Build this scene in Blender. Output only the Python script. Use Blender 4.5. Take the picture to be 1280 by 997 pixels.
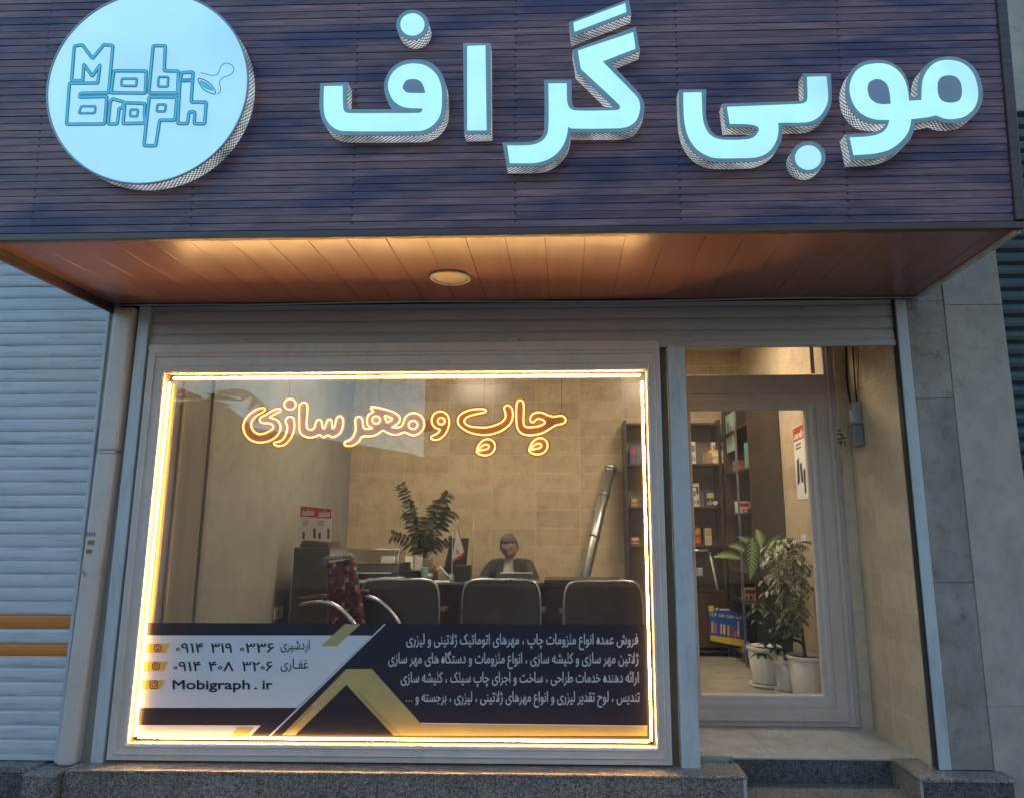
import bpy, math, random
import numpy as np
from mathutils import Vector, Matrix
from mathutils.geometry import tessellate_polygon, interpolate_bezier
for _o in list(bpy.data.objects): bpy.data.objects.remove(_o)
C = bpy.context.scene.collection
random.seed(7)
rad = math.radians
# ------------------------------------------------------------ camera, world, exposure
F, CX, CY = 877.4, 679.0, 498.5           # focal length and principal point, in pixels of a 1280 x 997 frame
CAM = np.array([0.0, -4.2, 1.62])
_yw, _pt, _rl = rad(-1.696), rad(10.497), rad(-0.021)
def _rows():
    cy, sy, cp, sp = math.cos(_yw), math.sin(_yw), math.cos(_pt), math.sin(_pt)
    f = np.array([sy*cp, cy*cp, sp]); r = np.array([cy, -sy, 0.0]); u = np.cross(r, f)
    cr, sr = math.cos(_rl), math.sin(_rl)
    return cr*r + sr*u, -sr*r + cr*u, f
RGT, UPV, FWD = _rows()
cd = bpy.data.cameras.new('camera'); cam = bpy.data.objects.new('camera', cd); C.objects.link(cam)
cd.sensor_width = 36.0; cd.lens = F*36/1280; cd.shift_x = (640-CX)/1280; cd.clip_end = 500; cd.clip_start = .05
cam.matrix_world = Matrix(((RGT[0], UPV[0], -FWD[0], CAM[0]), (RGT[1], UPV[1], -FWD[1], CAM[1]), (RGT[2], UPV[2], -FWD[2], CAM[2]), (0, 0, 0, 1)))
sc = bpy.context.scene; sc.camera = cam
sc.render.engine = 'CYCLES'; sc.cycles.use_denoising = True
sc.cycles.max_bounces = 8; sc.cycles.transparent_max_bounces = 12
sc.cycles.sample_clamp_indirect = 6
sc.view_settings.view_transform = 'Standard'; sc.view_settings.look = 'None'
sc.view_settings.exposure = 2.28; sc.view_settings.gamma = 1.0
SUN_EL, SUN_ROT = 7.0, 25.0
wd = bpy.data.worlds.new('World'); sc.world = wd; wd.use_nodes = True
wt = wd.node_tree; bg = wt.nodes['Background']; sky = wt.nodes.new('ShaderNodeTexSky')
sky.sky_type = 'NISHITA'; sky.sun_disc = False; sky.sun_elevation = rad(SUN_EL); sky.sun_rotation = rad(SUN_ROT)
sky.ozone_density = 2.2; sky.dust_density = .8
wt.links.new(sky.outputs[0], bg.inputs[0]); bg.inputs[1].default_value = 0.13
sl = bpy.data.lights.new('sun', 'SUN'); so = bpy.data.objects.new('sun', sl); C.objects.link(so)
sl.energy = 0.1; sl.angle = rad(12); sl.color = (1, .8, .62)
so.rotation_euler = (rad(90-SUN_EL), 0, rad(180-SUN_ROT)); so.location = (0, 0, 20)

def aim(px, py):
    return RGT*((px-CX)/F) - UPV*((py-CY)/F) + FWD
def at_y(px, py, y):                      # the point of the photograph on a plane parallel to the shop front
    d = aim(px, py); return CAM + d*((y-CAM[1])/d[1])
def at_x(px, py, x):
    d = aim(px, py); return CAM + d*((x-CAM[0])/d[0])

# ------------------------------------------------------------ mesh helpers
class MB:
    def __init__(s): s.v = []; s.f = []; s.m = []; s.uv = {}
    def add(s, vs, fs, m=0):
        b = len(s.v); s.v += [tuple(map(float, p)) for p in vs]
        for f in fs: s.f.append(tuple(b+i for i in f)); s.m.append(m)
        return s
    def box(s, x0, x1, y0, y1, z0, z1, m=0):
        return s.add([(x0,y0,z0),(x1,y0,z0),(x1,y1,z0),(x0,y1,z0),(x0,y0,z1),(x1,y0,z1),(x1,y1,z1),(x0,y1,z1)],
                     [(0,3,2,1),(4,5,6,7),(0,1,5,4),(1,2,6,5),(2,3,7,6),(3,0,4,7)], m)
    def hexa(s, b, t, m=0):               # four bottom, four top corners
        return s.add(list(b)+list(t), [(0,3,2,1),(4,5,6,7),(0,1,5,4),(1,2,6,5),(2,3,7,6),(3,0,4,7)], m)
    def prism(s, poly, off, m=0):         # poly: 3-D outline, off: extrusion vector
        n = len(poly); P = [Vector(p) for p in poly]; O = Vector(off)
        tri = [tuple(t) for t in tessellate_polygon([P])]
        s.add(P + [p+O for p in P], tri + [tuple(n+i for i in reversed(t)) for t in tri] + [(i,(i+1)%n,n+(i+1)%n,n+i) for i in range(n)], m)
        return s
    def tube(s, pts, r, seg=8, closed=False, m=0, caps=True):
        P = [Vector(p) for p in pts]; n = len(P); R = r if hasattr(r, '__len__') else [r]*n
        vs = []; prev = None
        for i in range(n):
            a = P[(i-1) % n] if (closed or i > 0) else P[i]; b = P[(i+1) % n] if (closed or i < n-1) else P[i]
            t = (b-a).normalized() if (b-a).length > 1e-9 else Vector((0,0,1))
            if prev is None:
                prev = t.orthogonal().normalized()
            prev = (prev - t*prev.dot(t)).normalized(); q = t.cross(prev)
            for k in range(seg):
                an = 2*math.pi*k/seg; vs.append(P[i] + (prev*math.cos(an)+q*math.sin(an))*R[i])
        fs = []
        for i in range(n if closed else n-1):
            j = (i+1) % n
            for k in range(seg):
                l = (k+1) % seg; fs.append((i*seg+k, i*seg+l, j*seg+l, j*seg+k))
        if caps and not closed: fs += [tuple(reversed(range(seg))), tuple((n-1)*seg+k for k in range(seg))]
        return s.add(vs, fs, m)
    def lathe(s, prof, c, seg=24, m=0, flute=0, nf=12, axis='z'):   # prof: (radius, height)
        vs = []
        for r, h in prof:
            for k in range(seg):
                a = 2*math.pi*k/seg; rr = r*(1+flute*math.cos(nf*a))
                p = (rr*math.cos(a), rr*math.sin(a), h)
                if axis == 'y': p = (p[0], h, p[1])
                if axis == 'x': p = (h, p[0], p[1])
                vs.append((c[0]+p[0], c[1]+p[1], c[2]+p[2]))
        n = len(prof)
        fs = [(i*seg+k, i*seg+(k+1)%seg, (i+1)*seg+(k+1)%seg, (i+1)*seg+k) for i in range(n-1) for k in range(seg)]
        fs += [tuple(reversed(range(seg))), tuple((n-1)*seg+k for k in range(seg))]
        return s.add(vs, fs, m)
    def ball(s, c, r, nu=16, nv=10, m=0, fn=None):
        vs = []
        for j in range(nv+1):
            th = math.pi*j/nv
            for i in range(nu):
                ph = 2*math.pi*i/nu; d = Vector((math.sin(th)*math.cos(ph), math.sin(th)*math.sin(ph), math.cos(th)))
                p = Vector((d.x*r[0], d.y*r[1], d.z*r[2]))
                if fn: p = fn(d, p)
                vs.append(Vector(c)+p)
        fs = [(j*nu+i, (j+1)*nu+i, (j+1)*nu+(i+1)%nu, j*nu+(i+1)%nu) for j in range(nv) for i in range(nu)]
        return s.add(vs, fs, m)
    def fill(s, loops, m=0):              # flat face with holes
        L = [[Vector(p) for p in l] for l in loops]; tri = tessellate_polygon(L)
        return s.add([p for l in L for p in l], [tuple(t) for t in tri], m)
    def build(s, name, mats, parent=None, smooth=False, bevel=0, bseg=2, recalc=True):
        me = bpy.data.meshes.new(name); off = Vector((0,0,0)); q = parent
        while q is not None: off += q.location; q = q.parent
        me.from_pydata([tuple(Vector(p)-off) for p in s.v], [], s.f)
        mats = mats if isinstance(mats, (list, tuple)) else [mats]
        for mt in mats: me.materials.append(mt)
        for p, k in zip(me.polygons, s.m): p.material_index = k; p.use_smooth = smooth
        if recalc:
            import bmesh
            bm = bmesh.new(); bm.from_mesh(me); bmesh.ops.recalc_face_normals(bm, faces=bm.faces); bm.to_mesh(me); bm.free()
        o = bpy.data.objects.new(name, me); C.objects.link(o)
        if parent is not None: o.parent = parent
        if bevel:
            b = o.modifiers.new('bevel', 'BEVEL'); b.width = bevel; b.segments = bseg; b.limit_method = 'ANGLE'; b.angle_limit = rad(40); b.use_clamp_overlap = True
        return o
def origin(o, p):                         # move a finished mesh's origin to its base
    off = Vector(p)
    for v in o.data.vertices: v.co -= off
    o.location = off; return o
def tag(o, label, cat, group=None, kind=None):
    if label: o['label'] = label
    if cat: o['category'] = cat
    if group: o['group'] = group
    if kind: o['kind'] = kind
    return o
def thing(name, loc, label, cat, group=None):
    o = bpy.data.objects.new(name, None); C.objects.link(o); o.location = loc; o.empty_display_size = .1
    return tag(o, label, cat, group)
def dup(root, loc, label, group=None, rz=0):
    r = root.copy(); C.objects.link(r); r.location = loc; r.rotation_euler = (0, 0, rz); r['label'] = label
    if group: r['group'] = group
    for ch in list(root.children):
        c = ch.copy(); C.objects.link(c); c.parent = r
        for g in ch.children:
            d = g.copy(); C.objects.link(d); d.parent = c
    return r
def smooth_path(pts, closed=True, n=8):
    """Rounded curve through points; a point with a third value is a sharp corner."""
    P = [np.array(p[:2], float) for p in pts]; K = [len(p) > 2 for p in pts]; N = len(P); out = []
    def tan(i, d):
        if K[i] or (not closed and i in (0, N-1)): return d
        t = P[(i+1) % N]-P[(i-1) % N]; l = np.hypot(*t); return t/l if l > 1e-6 else d
    for i in range(N if closed else N-1):
        j = (i+1) % N; d = P[j]-P[i]; L = np.hypot(*d); u = d/max(L, 1e-6)
        t0, t1 = tan(i, u)*L, tan(j, u)*L
        if K[i] and K[j]: out.append(P[i]); continue
        for k in range(n):
            s = k/n; s2, s3 = s*s, s*s*s
            out.append((2*s3-3*s2+1)*P[i]+(s3-2*s2+s)*t0+(-2*s3+3*s2)*P[j]+(s3-s2)*t1)
    if not closed: out.append(P[-1])
    return out
def ribbon(mb, pts, w, put, m=0, closed=False):    # flat strip of width w along 2-D pts, put(x, y) -> 3-D
    n = len(pts); L = []; R = []
    for i in range(n):
        a = pts[(i-1) % n] if closed or i > 0 else pts[i]; b = pts[(i+1) % n] if closed or i < n-1 else pts[i]
        p = np.array(pts[i]); t1 = p-np.array(a); t2 = np.array(b)-p
        u1 = t1/np.hypot(*t1) if np.hypot(*t1) > 1e-9 else t2/max(np.hypot(*t2), 1e-9)
        u2 = t2/np.hypot(*t2) if np.hypot(*t2) > 1e-9 else u1
        nn = np.array([-(u1+u2)[1], (u1+u2)[0]]); l = np.hypot(*nn)
        nn = nn/l if l > 1e-6 else np.array([-u1[1], u1[0]])
        k = 1/max(.45, nn @ np.array([-u1[1], u1[0]]))
        L.append(put(*(p+nn*w/2*k))); R.append(put(*(p-nn*w/2*k)))
    mb.add(L+R, [(i, (i+1) % n, n+(i+1) % n, n+i) for i in range(n if closed else n-1)], m)
def frame_ring(mb, x0, x1, z0, z1, wl, wr, wb, wt_, prof, m=0):   # mitred frame swept round a rectangle; prof: (share of width, y)
    loops = [[(x0+t*wl, y, z0+t*wb), (x1-t*wr, y, z0+t*wb), (x1-t*wr, y, z1-t*wt_), (x0+t*wl, y, z1-t*wt_)] for t, y in prof]
    n = len(loops)
    mb.add([p for l in loops for p in l], [(i*4+k, i*4+(k+1) % 4, ((i+1) % n)*4+(k+1) % 4, ((i+1) % n)*4+k) for i in range(n) for k in range(4)], m)

# ------------------------------------------------------------ materials
class NT:
    def __init__(s, name):
        s.m = bpy.data.materials.new(name); s.m.use_nodes = True; s.t = s.m.node_tree; s.b = s.t.nodes['Principled BSDF']; s.out = s.t.nodes['Material Output']
    def n(s, typ, **kw):
        nd = s.t.nodes.new('ShaderNode'+typ)
        for k, v in kw.items():
            if k.startswith('i_'):
                key = k[2:]; key = int(key) if key.isdigit() else key.replace('_', ' ')
                s.set(nd.inputs[key], v)
            else: setattr(nd, k, v)
        return nd
    def set(s, sock, v):
        if isinstance(v, bpy.types.NodeSocket): s.t.links.new(v, sock)
        else: sock.default_value = v
    def P(s, **kw):
        for k, v in kw.items(): s.set(s.b.inputs[k.replace('_', ' ')], v)
    def math(s, op, a, b=0.0, c=0.0):
        nd = s.n('Math', operation=op); s.set(nd.inputs[0], a); s.set(nd.inputs[1], b); s.set(nd.inputs[2], c); return nd.outputs[0]
    def mix(s, f, a, b, mode='MIX'):
        nd = s.n('Mix', data_type='RGBA', blend_type=mode); s.set(nd.inputs[0], f); s.set(nd.inputs[6], a); s.set(nd.inputs[7], b); return nd.outputs[2]
    def ramp(s, f, stops):
        nd = s.n('ValToRGB'); s.set(nd.inputs[0], f); e = nd.color_ramp.elements
        while len(e) < len(stops): e.new(.5)
        for q, (p, c) in zip(e, stops): q.position = p; q.color = c if len(c) == 4 else (*c, 1)
        return nd.outputs[0]
    def obj(s, scale=(1,1,1)):
        tc = s.n('TexCoord'); mp = s.n('Mapping'); mp.inputs['Scale'].default_value = scale; s.t.links.new(tc.outputs['Object'], mp.inputs[0]); return mp.outputs[0]
    def noise(s, vec, scale, detail=4, rough=.55):
        nd = s.n('TexNoise', i_Vector=vec, i_Scale=scale, i_Detail=detail, i_Roughness=rough); return nd.outputs[0]
    def bump(s, h, st=.2, dist=.01):
        nd = s.n('Bump', i_Height=h, i_Strength=st, i_Distance=dist); s.set(s.b.inputs['Normal'], nd.outputs[0])
def c4(c, k=1.0): return (c[0]*k, c[1]*k, c[2]*k, 1)
def mat(name, col, rough=.5, metal=0.0, var=.12, vs=6, bump=0.0, bs=60, stretch=(1,1,1), coat=0.0, rv=.1, emit=None, es=0, spec=.5, dirt=0.0):
    t = NT(name); v = t.obj(stretch); f = t.noise(v, vs)
    fr = t.ramp(f, [(.3, (0,0,0)), (.7, (1,1,1))])
    colr = t.mix(fr, c4(col, 1-var), c4(col, 1+var))
    if dirt:
        d = t.ramp(t.noise(v, vs*2.7, 6, .7), [(.52, (0,0,0)), (.72, (1,1,1))])
        colr = t.mix(t.math('MULTIPLY', d, dirt), colr, c4((.05,.042,.035)))
    t.P(Base_Color=colr, Metallic=metal, Coat_Weight=coat)
    t.b.inputs['Specular IOR Level'].default_value = spec
    f2 = t.noise(v, vs*3.3)
    t.P(Roughness=t.math('MULTIPLY_ADD', f2, rv*2, rough-rv))
    if bump: t.bump(t.noise(v, bs, 5), bump)
    if emit: t.P(Emission_Color=c4(emit), Emission_Strength=es)
    return t.m
def glow(name, col, st, wob=.06, scale=9, col2=None):
    t = NT(name); v = t.obj(); f = t.noise(v, scale, 2)
    t.P(Base_Color=c4((.6,.6,.6)), Roughness=.35, Emission_Color=t.mix(t.ramp(t.noise(v, scale*.6, 3), [(.45, (0,0,0)), (.68, (1,1,1))]), c4(col), c4(col2 or col)), Emission_Strength=t.math('MULTIPLY_ADD', f, st*wob*2, st*(1-wob)))
    return t.m
def glass(name, base=.05, tint=(.97,.98,.97), rough=0.0, dust_haze=0.0):
    t = NT(name); lw = t.n('LayerWeight'); lw.inputs[0].default_value = .5
    p = t.math('POWER', lw.outputs['Facing'], 5.0); fac = t.math('MULTIPLY_ADD', p, .9, base)
    tr = t.n('BsdfTransparent'); tr.inputs[0].default_value = c4(tint)
    gl = t.n('BsdfGlossy'); gl.inputs['Color'].default_value = (1,1,1,1); gl.inputs['Roughness'].default_value = rough
    mx = t.n('MixShader'); t.set(mx.inputs[0], fac); t.t.links.new(tr.outputs[0], mx.inputs[1]); t.t.links.new(gl.outputs[0], mx.inputs[2])
    res = mx
    if dust_haze:  # pale diffuse film of dust, added for the veil of haze
        df = t.n('BsdfDiffuse'); df.inputs[0].default_value = c4((.75,.73,.7)); dn = t.ramp(t.noise(t.obj((1,1,.35)), 2.2, 6, .65), [(.35, (.35,.35,.35)), (.7, (1,1,1))])
        res = t.n('MixShader'); t.set(res.inputs[0], t.math('MULTIPLY', dn, dust_haze)); t.t.links.new(mx.outputs[0], res.inputs[1]); t.t.links.new(df.outputs[0], res.inputs[2])
    t.t.links.new(res.outputs[0], t.out.inputs[0]); t.t.nodes.remove(t.b); return t.m
def tiles(name, col, w, h, axis, rough=.3, mortar=(.62,.51,.37), ms=.0075, var=.1):
    t = NT(name); tc = t.n('TexCoord'); sp = t.n('SeparateXYZ'); t.t.links.new(tc.outputs['Object'], sp.inputs[0]); cb = t.n('CombineXYZ')
    a, b = {'x': ('X','Z'), 'y': ('Y','Z'), 'f': ('X','Y')}[axis]
    t.t.links.new(sp.outputs[a], cb.inputs[0]); t.t.links.new(sp.outputs[b], cb.inputs[1])
    br = t.n('TexBrick', offset=0.0, squash=1.0, i_Vector=cb.outputs[0], i_Scale=1.0, i_Mortar_Size=ms, i_Brick_Width=w, i_Row_Height=h, i_Bias=0.0, i_Mortar_Smooth=.1,
             i_Color1=c4(col, 1-var), i_Color2=c4(col, 1+var), i_Mortar=c4(mortar))
    n1 = t.noise(tc.outputs['Object'], 7, 6, .65); n2 = t.noise(tc.outputs['Object'], 38, 5, .7)
    k = t.ramp(n1, [(.25, (.72,.7,.66)), (.55, (1,1,1)), (.8, (1.0,.93,.84))]); k2 = t.ramp(n2, [(.32, (.8,.77,.72)), (.48, (1,1,1))])
    t.P(Base_Color=t.mix(1.0, t.mix(1.0, br.outputs[0], k, 'MULTIPLY'), k2, 'MULTIPLY'), Roughness=t.math('MULTIPLY_ADD', n1, .18, rough-.06))
    t.bump(t.math('MULTIPLY_ADD', n2, .08, t.math('SUBTRACT', 1.0, br.outputs[1])), .35, .004); return t.m
def granite(name, k=1.0, tint=(1,1,1)):
    t = NT(name); v = t.obj(); vo = t.n('TexVoronoi', i_Vector=v, i_Scale=150.0, i_Randomness=1.0)
    sp = t.n('SeparateXYZ'); t.t.links.new(vo.outputs['Color'], sp.inputs[0])
    g = t.ramp(sp.outputs[0], [(0, (.02,.02,.022)), (.3, (.09,.086,.08)), (.55, (.135,.128,.118)), (.8, (.18,.168,.154)), (1, (.28,.264,.24))])
    l = t.ramp(t.noise(v, 3, 4), [(.3, (.75*k*tint[0],.75*k*tint[1],.75*k*tint[2])), (.7, (1.1*k*tint[0],1.1*k*tint[1],1.1*k*tint[2]))])
    t.P(Base_Color=t.mix(1.0, g, l, 'MULTIPLY'), Roughness=t.math('MULTIPLY_ADD', t.noise(v, 14), .3, .25)); return t.m

M = {}
M['alu'] = mat('warm_lit_white_aluminium', (.6,.515,.455), .38, 0, .05, 3, dirt=.18)  # warm tint stands in for strip light spilling onto the window frame
M['alu_blue'] = mat('painted_guide_rail', (.5,.52,.53), .4, 0, .08, 4, stretch=(1,1,.25), dirt=.35)
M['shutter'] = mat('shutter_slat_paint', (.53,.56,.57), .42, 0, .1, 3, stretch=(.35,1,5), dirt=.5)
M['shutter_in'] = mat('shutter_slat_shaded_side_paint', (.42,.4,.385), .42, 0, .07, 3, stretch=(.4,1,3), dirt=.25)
M['orange'] = mat('orange_slat_paint', (.62,.2,.03), .45, 0, .1, 3, stretch=(.4,1,3), dirt=.25)
M['teal_shutter'] = mat('dark_teal_paint', (.05,.075,.08), .45, .2, .25, 5, stretch=(.5,1,2), dirt=.4)
M['black'] = mat('black_plastic', (.015,.015,.016), .4)
M['dark_gap'] = mat('dark_cavity_paint', (.03,.025,.02), .8)
M['brown_gap'] = mat('brown_recess_fill', (.22,.16,.1), .7)
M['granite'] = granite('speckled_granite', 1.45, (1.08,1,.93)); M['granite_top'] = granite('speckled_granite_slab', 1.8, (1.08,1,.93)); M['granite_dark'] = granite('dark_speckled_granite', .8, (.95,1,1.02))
M['mitre'] = mat('pale_granite_edge', (.4,.39,.37), .4, 0, .15, 20)
M['floor_out'] = tiles('cream_floor_tile', (.5,.47,.42), .6, .6, 'f', .22, (.25,.22,.19), .002, .04)
M['floor_in'] = tiles('polished_floor_tile', (.52,.47,.38), .6, .6, 'f', .12, (.3,.26,.2), .002, .05)
M['tile_back'] = tiles('travertine_tile_back', (.56,.45,.3), .5, .205, 'x', .2)
M['tile_side'] = tiles('travertine_tile_side', (.6,.47,.33), .5, .205, 'y', .28)
M['plaster'] = mat('pale_plaster', (.3,.285,.25), .7, 0, .12, 2, dirt=.2)
M['ceiling'] = mat('white_ceiling', (.7,.68,.64), .8, 0, .04, 2)
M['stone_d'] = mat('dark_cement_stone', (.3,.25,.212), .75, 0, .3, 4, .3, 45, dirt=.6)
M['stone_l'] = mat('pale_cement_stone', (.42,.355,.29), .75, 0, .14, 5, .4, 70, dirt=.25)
M['joint'] = mat('stone_joint', (.1,.095,.09), .9)
M['chrome'] = mat('chrome', (.5,.49,.47), .28, 1.0, .04, 5, rv=.04)
M['steel'] = mat('galvanised_steel', (.56,.58,.58), .36, .9, .15, 12)
M['leather'] = mat('dark_brown_leatherette', (.05,.027,.018), .55, 0, .2, 12, .15, 160)
M['leather2'] = mat('grey_brown_leatherette', (.085,.06,.045), .42, 0, .15, 12, .15, 160)
M['walnut'] = mat('dark_walnut', (.075,.04,.026), .4, 0, .3, 5, stretch=(1,1,.15))
M['walnut_d'] = mat('shelf_wenge', (.05,.036,.028), .4, 0, .25, 5, stretch=(1,1,.15))
M['desk_top'] = mat('desk_laminate', (.1,.075,.06), .3, 0, .15, 5, stretch=(.2,1,1))
M['paper'] = mat('paper', (.75,.73,.69), .7, 0, .04, 9)
M['white_pl'] = mat('white_plastic', (.72,.71,.68), .4, 0, .04, 9)
M['red'] = mat('red_print', (.55,.05,.04), .5, 0, .08, 20)
M['navy_print'] = mat('dark_navy_print', (.03,.035,.07), .5, 0, .4, 40); M['dred'] = mat('dark_red_print', (.16,.05,.045), .5, 0, .4, 60)
M['green'] = mat('green_print', (.1,.4,.3), .5, 0, .1, 20)
M['teal'] = mat('pale_teal_print', (.4,.6,.55), .5, 0, .1, 20)
M['yellow'] = mat('yellow_print', (.75,.52,.04), .5, 0, .08, 20)
M['blue'] = mat('blue_print', (.03,.1,.38), .45, 0, .15, 14)
M['pink'] = mat('pink_print', (.6,.15,.3), .5, 0, .08, 20)
M['ink'] = mat('black_ink', (.012,.012,.014), .5)
M['pot'] = mat('white_pot_plastic', (.66,.63,.57), .45, 0, .07, 8, dirt=.15)
M['soil'] = mat('potting_soil', (.03,.02,.014), .9, 0, .3, 30, .5, 80)
M['grey_pl'] = mat('grey_plastic', (.22,.22,.22), .45, 0, .1, 9)
M['skin'] = mat('skin', (.44,.275,.2), .5, 0, .06, 15)
M['hair'] = mat('grey_brown_hair', (.12,.1,.085), .75, 0, .6, 60, .4, 150)
M['suit'] = mat('dark_grey_suit', (.055,.05,.042), .8, 0, .12, 30, .2, 300)
M['shirt'] = mat('pale_shirt', (.5,.5,.46), .75, 0, .04, 20)
M['glass'] = glass('window_glass', .034, dust_haze=.018); M['glass_dark'] = glass('thin_lid_glass', .12, (.72,.72,.7))
M['vinyl_navy'] = mat('navy_vinyl', (.022,.02,.034), .38, 0, .1, 3)
M['vinyl_white'] = mat('white_vinyl', (.62,.64,.68), .4, 0, .03, 3)
M['vinyl_gold'] = mat('gold_vinyl', (.46,.36,.14), .4, 0, .1, 4)
M['vinyl_gold_d'] = mat('deep_gold_vinyl', (.33,.26,.105), .4, 0, .1, 4)
M['vinyl_orange'] = mat('amber_vinyl', (.6,.36,.08), .4, 0, .1, 4)
M['acrylic'] = mat('amber_acrylic', (.42,.135,.028), .3, 0, .1, 8)
M['wire'] = mat('wire_black', (.01,.01,.011), .5)
M['rim'] = mat('grey_blue_letter_rim', (.3,.42,.47), .4, .1, .06, 8)
M['rim_core'] = mat('grey_blue_acrylic', (.3,.38,.47), .35, 0, .05, 8)
M['lit'] = glow('lit_cyan_acrylic', (.36,.93,.92), .165, .25, 4, (.27,.66,.95))
M['lit_blue'] = glow('lit_blue_acrylic', (.28,.66,.98), .19, .05, 5)
M['lit_disc'] = glow('lit_sky_blue_acrylic', (.25,.62,.95), .165, .3, 2.4, (.17,.5,.92))
M['line'] = mat('teal_engraving', (.02,.12,.17), .4, emit=(.005,.1,.16), es=.13)
M['line2'] = mat('mid_blue_engraving', (.06,.25,.36), .4, emit=(.06,.36,.55), es=.16)
M['neon'] = glow('warm_neon_flex', (1.0,.6,.115), .6, .1, 20)
M['bulb'] = mat('downlight_diffuser', (.75,.6,.42), .5, 0, .04, 9)
M['lamp'] = glow('ceiling_lamp_panel', (1.0,.83,.6), 8.5, 0)
M['asphalt'] = mat('asphalt', (.05,.05,.052), .85, 0, .2, 3, .4, 120)
M['paving'] = mat('concrete_paving', (.2,.195,.185), .8, 0, .2, 3, .3, 80)
M['wall_far'] = mat('far_render', (.3,.26,.22), .85, 0, .15, .6)
M['trunk'] = mat('palm_trunk', (.06,.045,.035), .9, 0, .3, 9, .8, 20)
M['frond'] = mat('palm_frond', (.03,.05,.025), .6, 0, .3, 6)

def led_mat():
    t = NT('led_strip'); tc = t.n('TexCoord'); sp = t.n('SeparateXYZ'); t.t.links.new(tc.outputs['Object'], sp.inputs[0])
    s = t.math('SINE', t.math('MULTIPLY', t.math('ADD', sp.outputs[0], sp.outputs[2]), 2*math.pi/.0155))
    t.P(Base_Color=c4((.8,.7,.5)), Emission_Color=c4((1.0,.56,.2)), Emission_Strength=t.math('MULTIPLY_ADD', s, 10.0, 38.0)); return t.m
M['led'] = led_mat(); M['led_body'] = mat('amber_strip_channel', (.6,.42,.16), .4, emit=(1.0,.5,.12), es=5.0)
def lattice_mat():
    t = NT('perforated_silver_band'); uv = t.n('UVMap'); sp = t.n('SeparateXYZ'); t.t.links.new(uv.outputs[0], sp.inputs[0])
    k = 2*math.pi/.042
    a = t.math('SINE', t.math('MULTIPLY', t.math('ADD', sp.outputs[0], sp.outputs[1]), k)); b = t.math('SINE', t.math('MULTIPLY', t.math('SUBTRACT', sp.outputs[0], sp.outputs[1]), k))
    h = t.math('ABSOLUTE', t.math('MULTIPLY', a, b)); wob = t.noise(t.obj(), 90, 3)
    hole = t.ramp(t.math('MULTIPLY_ADD', wob, .75, t.math('SUBTRACT', h, .34)), [(.3, (1,1,1)), (.44, (0,0,0))])
    side = t.ramp(t.noise(t.obj(), 7, 2), [(.35, (.25,.25,.25)), (.6, (1,1,1))])
    t.P(Base_Color=t.mix(hole, c4((.7,.69,.66)), c4((.008,.008,.01))), Metallic=.2, Roughness=.35, Emission_Color=t.mix(hole, c4((.6,.66,.7)), c4((.0,.0,.0))), Emission_Strength=t.math('MULTIPLY', side, .2))
    t.bump(hole, .6, .004); return t.m
M['lattice'] = lattice_mat()
def plank_mat():
    t = NT('stained_fascia_boards'); tc = t.n('TexCoord'); o = tc.outputs['Object']; sp = t.n('SeparateXYZ'); t.t.links.new(o, sp.inputs[0])
    row = t.math('FLOOR', t.math('DIVIDE', sp.outputs[2], PLANK)); 
    xs_ = t.math('DIVIDE', t.math('SUBTRACT', sp.outputs[0], .10), .80); seg = t.math('FLOOR', xs_)
    fx = t.math('ABSOLUTE', t.math('SUBTRACT', t.math('FRACT', xs_), .5)); fz = t.math('ABSOLUTE', t.math('SUBTRACT', t.math('FRACT', t.math('DIVIDE', t.math('SUBTRACT', sp.outputs[2], .05), PLANK)), .5))
    nail = t.math('MULTIPLY', t.math('GREATER_THAN', fx, .4935), t.math('LESS_THAN', fz, .13))
    wn = t.n('TexWhiteNoise', noise_dimensions='2D'); cb = t.n('CombineXYZ', i_0=row, i_1=t.math('MULTIPLY', seg, t.math('GREATER_THAN', t.math('SINE', t.math('MULTIPLY', row, 12.9)), .55))); t.t.links.new(cb.outputs[0], wn.inputs[0])
    mp = t.n('Mapping', i_Vector=o); mp.inputs['Scale'].default_value = (1.2, 1, 26); ad = t.n('VectorMath', operation='ADD', i_0=mp.outputs[0]); t.t.links.new(wn.outputs['Color'], ad.inputs[1])
    g = t.noise(ad.outputs[0], 3.2, 7, .68)
    base = t.ramp(g, [(.2, (.065,.036,.044)), (.45, (.2,.115,.135)), (.75, (.35,.22,.26))])
    tone = t.ramp(wn.outputs['Value'], [(0, (.74,.74,.8)), (.5, (.95,.94,.95)), (1, (1.15,1.08,1.06))])
    stain_glow = t.ramp(t.noise(t.obj((.5,1,3.0)), 2.4, 4, .6), [(.44, (1,1,1)), (.62, (.28,.4,.75))]); t.b.inputs['Specular IOR Level'].default_value = .45  # blue of the stain patches also paints in the letters' glow
    t.P(Base_Color=t.mix(nail, t.mix(1.0, t.mix(1.0, base, tone, 'MULTIPLY'), stain_glow, 'MULTIPLY'), c4((.008,.008,.01))), Roughness=t.math('MULTIPLY_ADD', g, .3, .34)); t.bump(g, .25, .004); return t.m
PLANK = .0385
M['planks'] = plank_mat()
M['trimwood'] = mat('dark_trim_wood', (.075,.05,.052), .4, 0, .35, 4, .15, 30, stretch=(.3,1,8), dirt=.1)
def soffit_mat():
    t = NT('brown_laminate_soffit'); v = t.obj((7,.5,1)); g = t.noise(v, 1.8, 5, .55); g2 = t.noise(t.obj((2.2,.4,1)), 1.2, 3)
    t.P(Base_Color=t.mix(g2, t.ramp(g, [(.2, (.19,.09,.072)), (.5, (.235,.112,.09)), (.8, (.29,.145,.112))]), c4((.23,.108,.082))), Roughness=t.math('MULTIPLY_ADD', g, .1, .19))
    t.bump(t.noise(t.obj((1.1,.8,1)), 1.6, 2), .22, .03); return t.m
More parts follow.
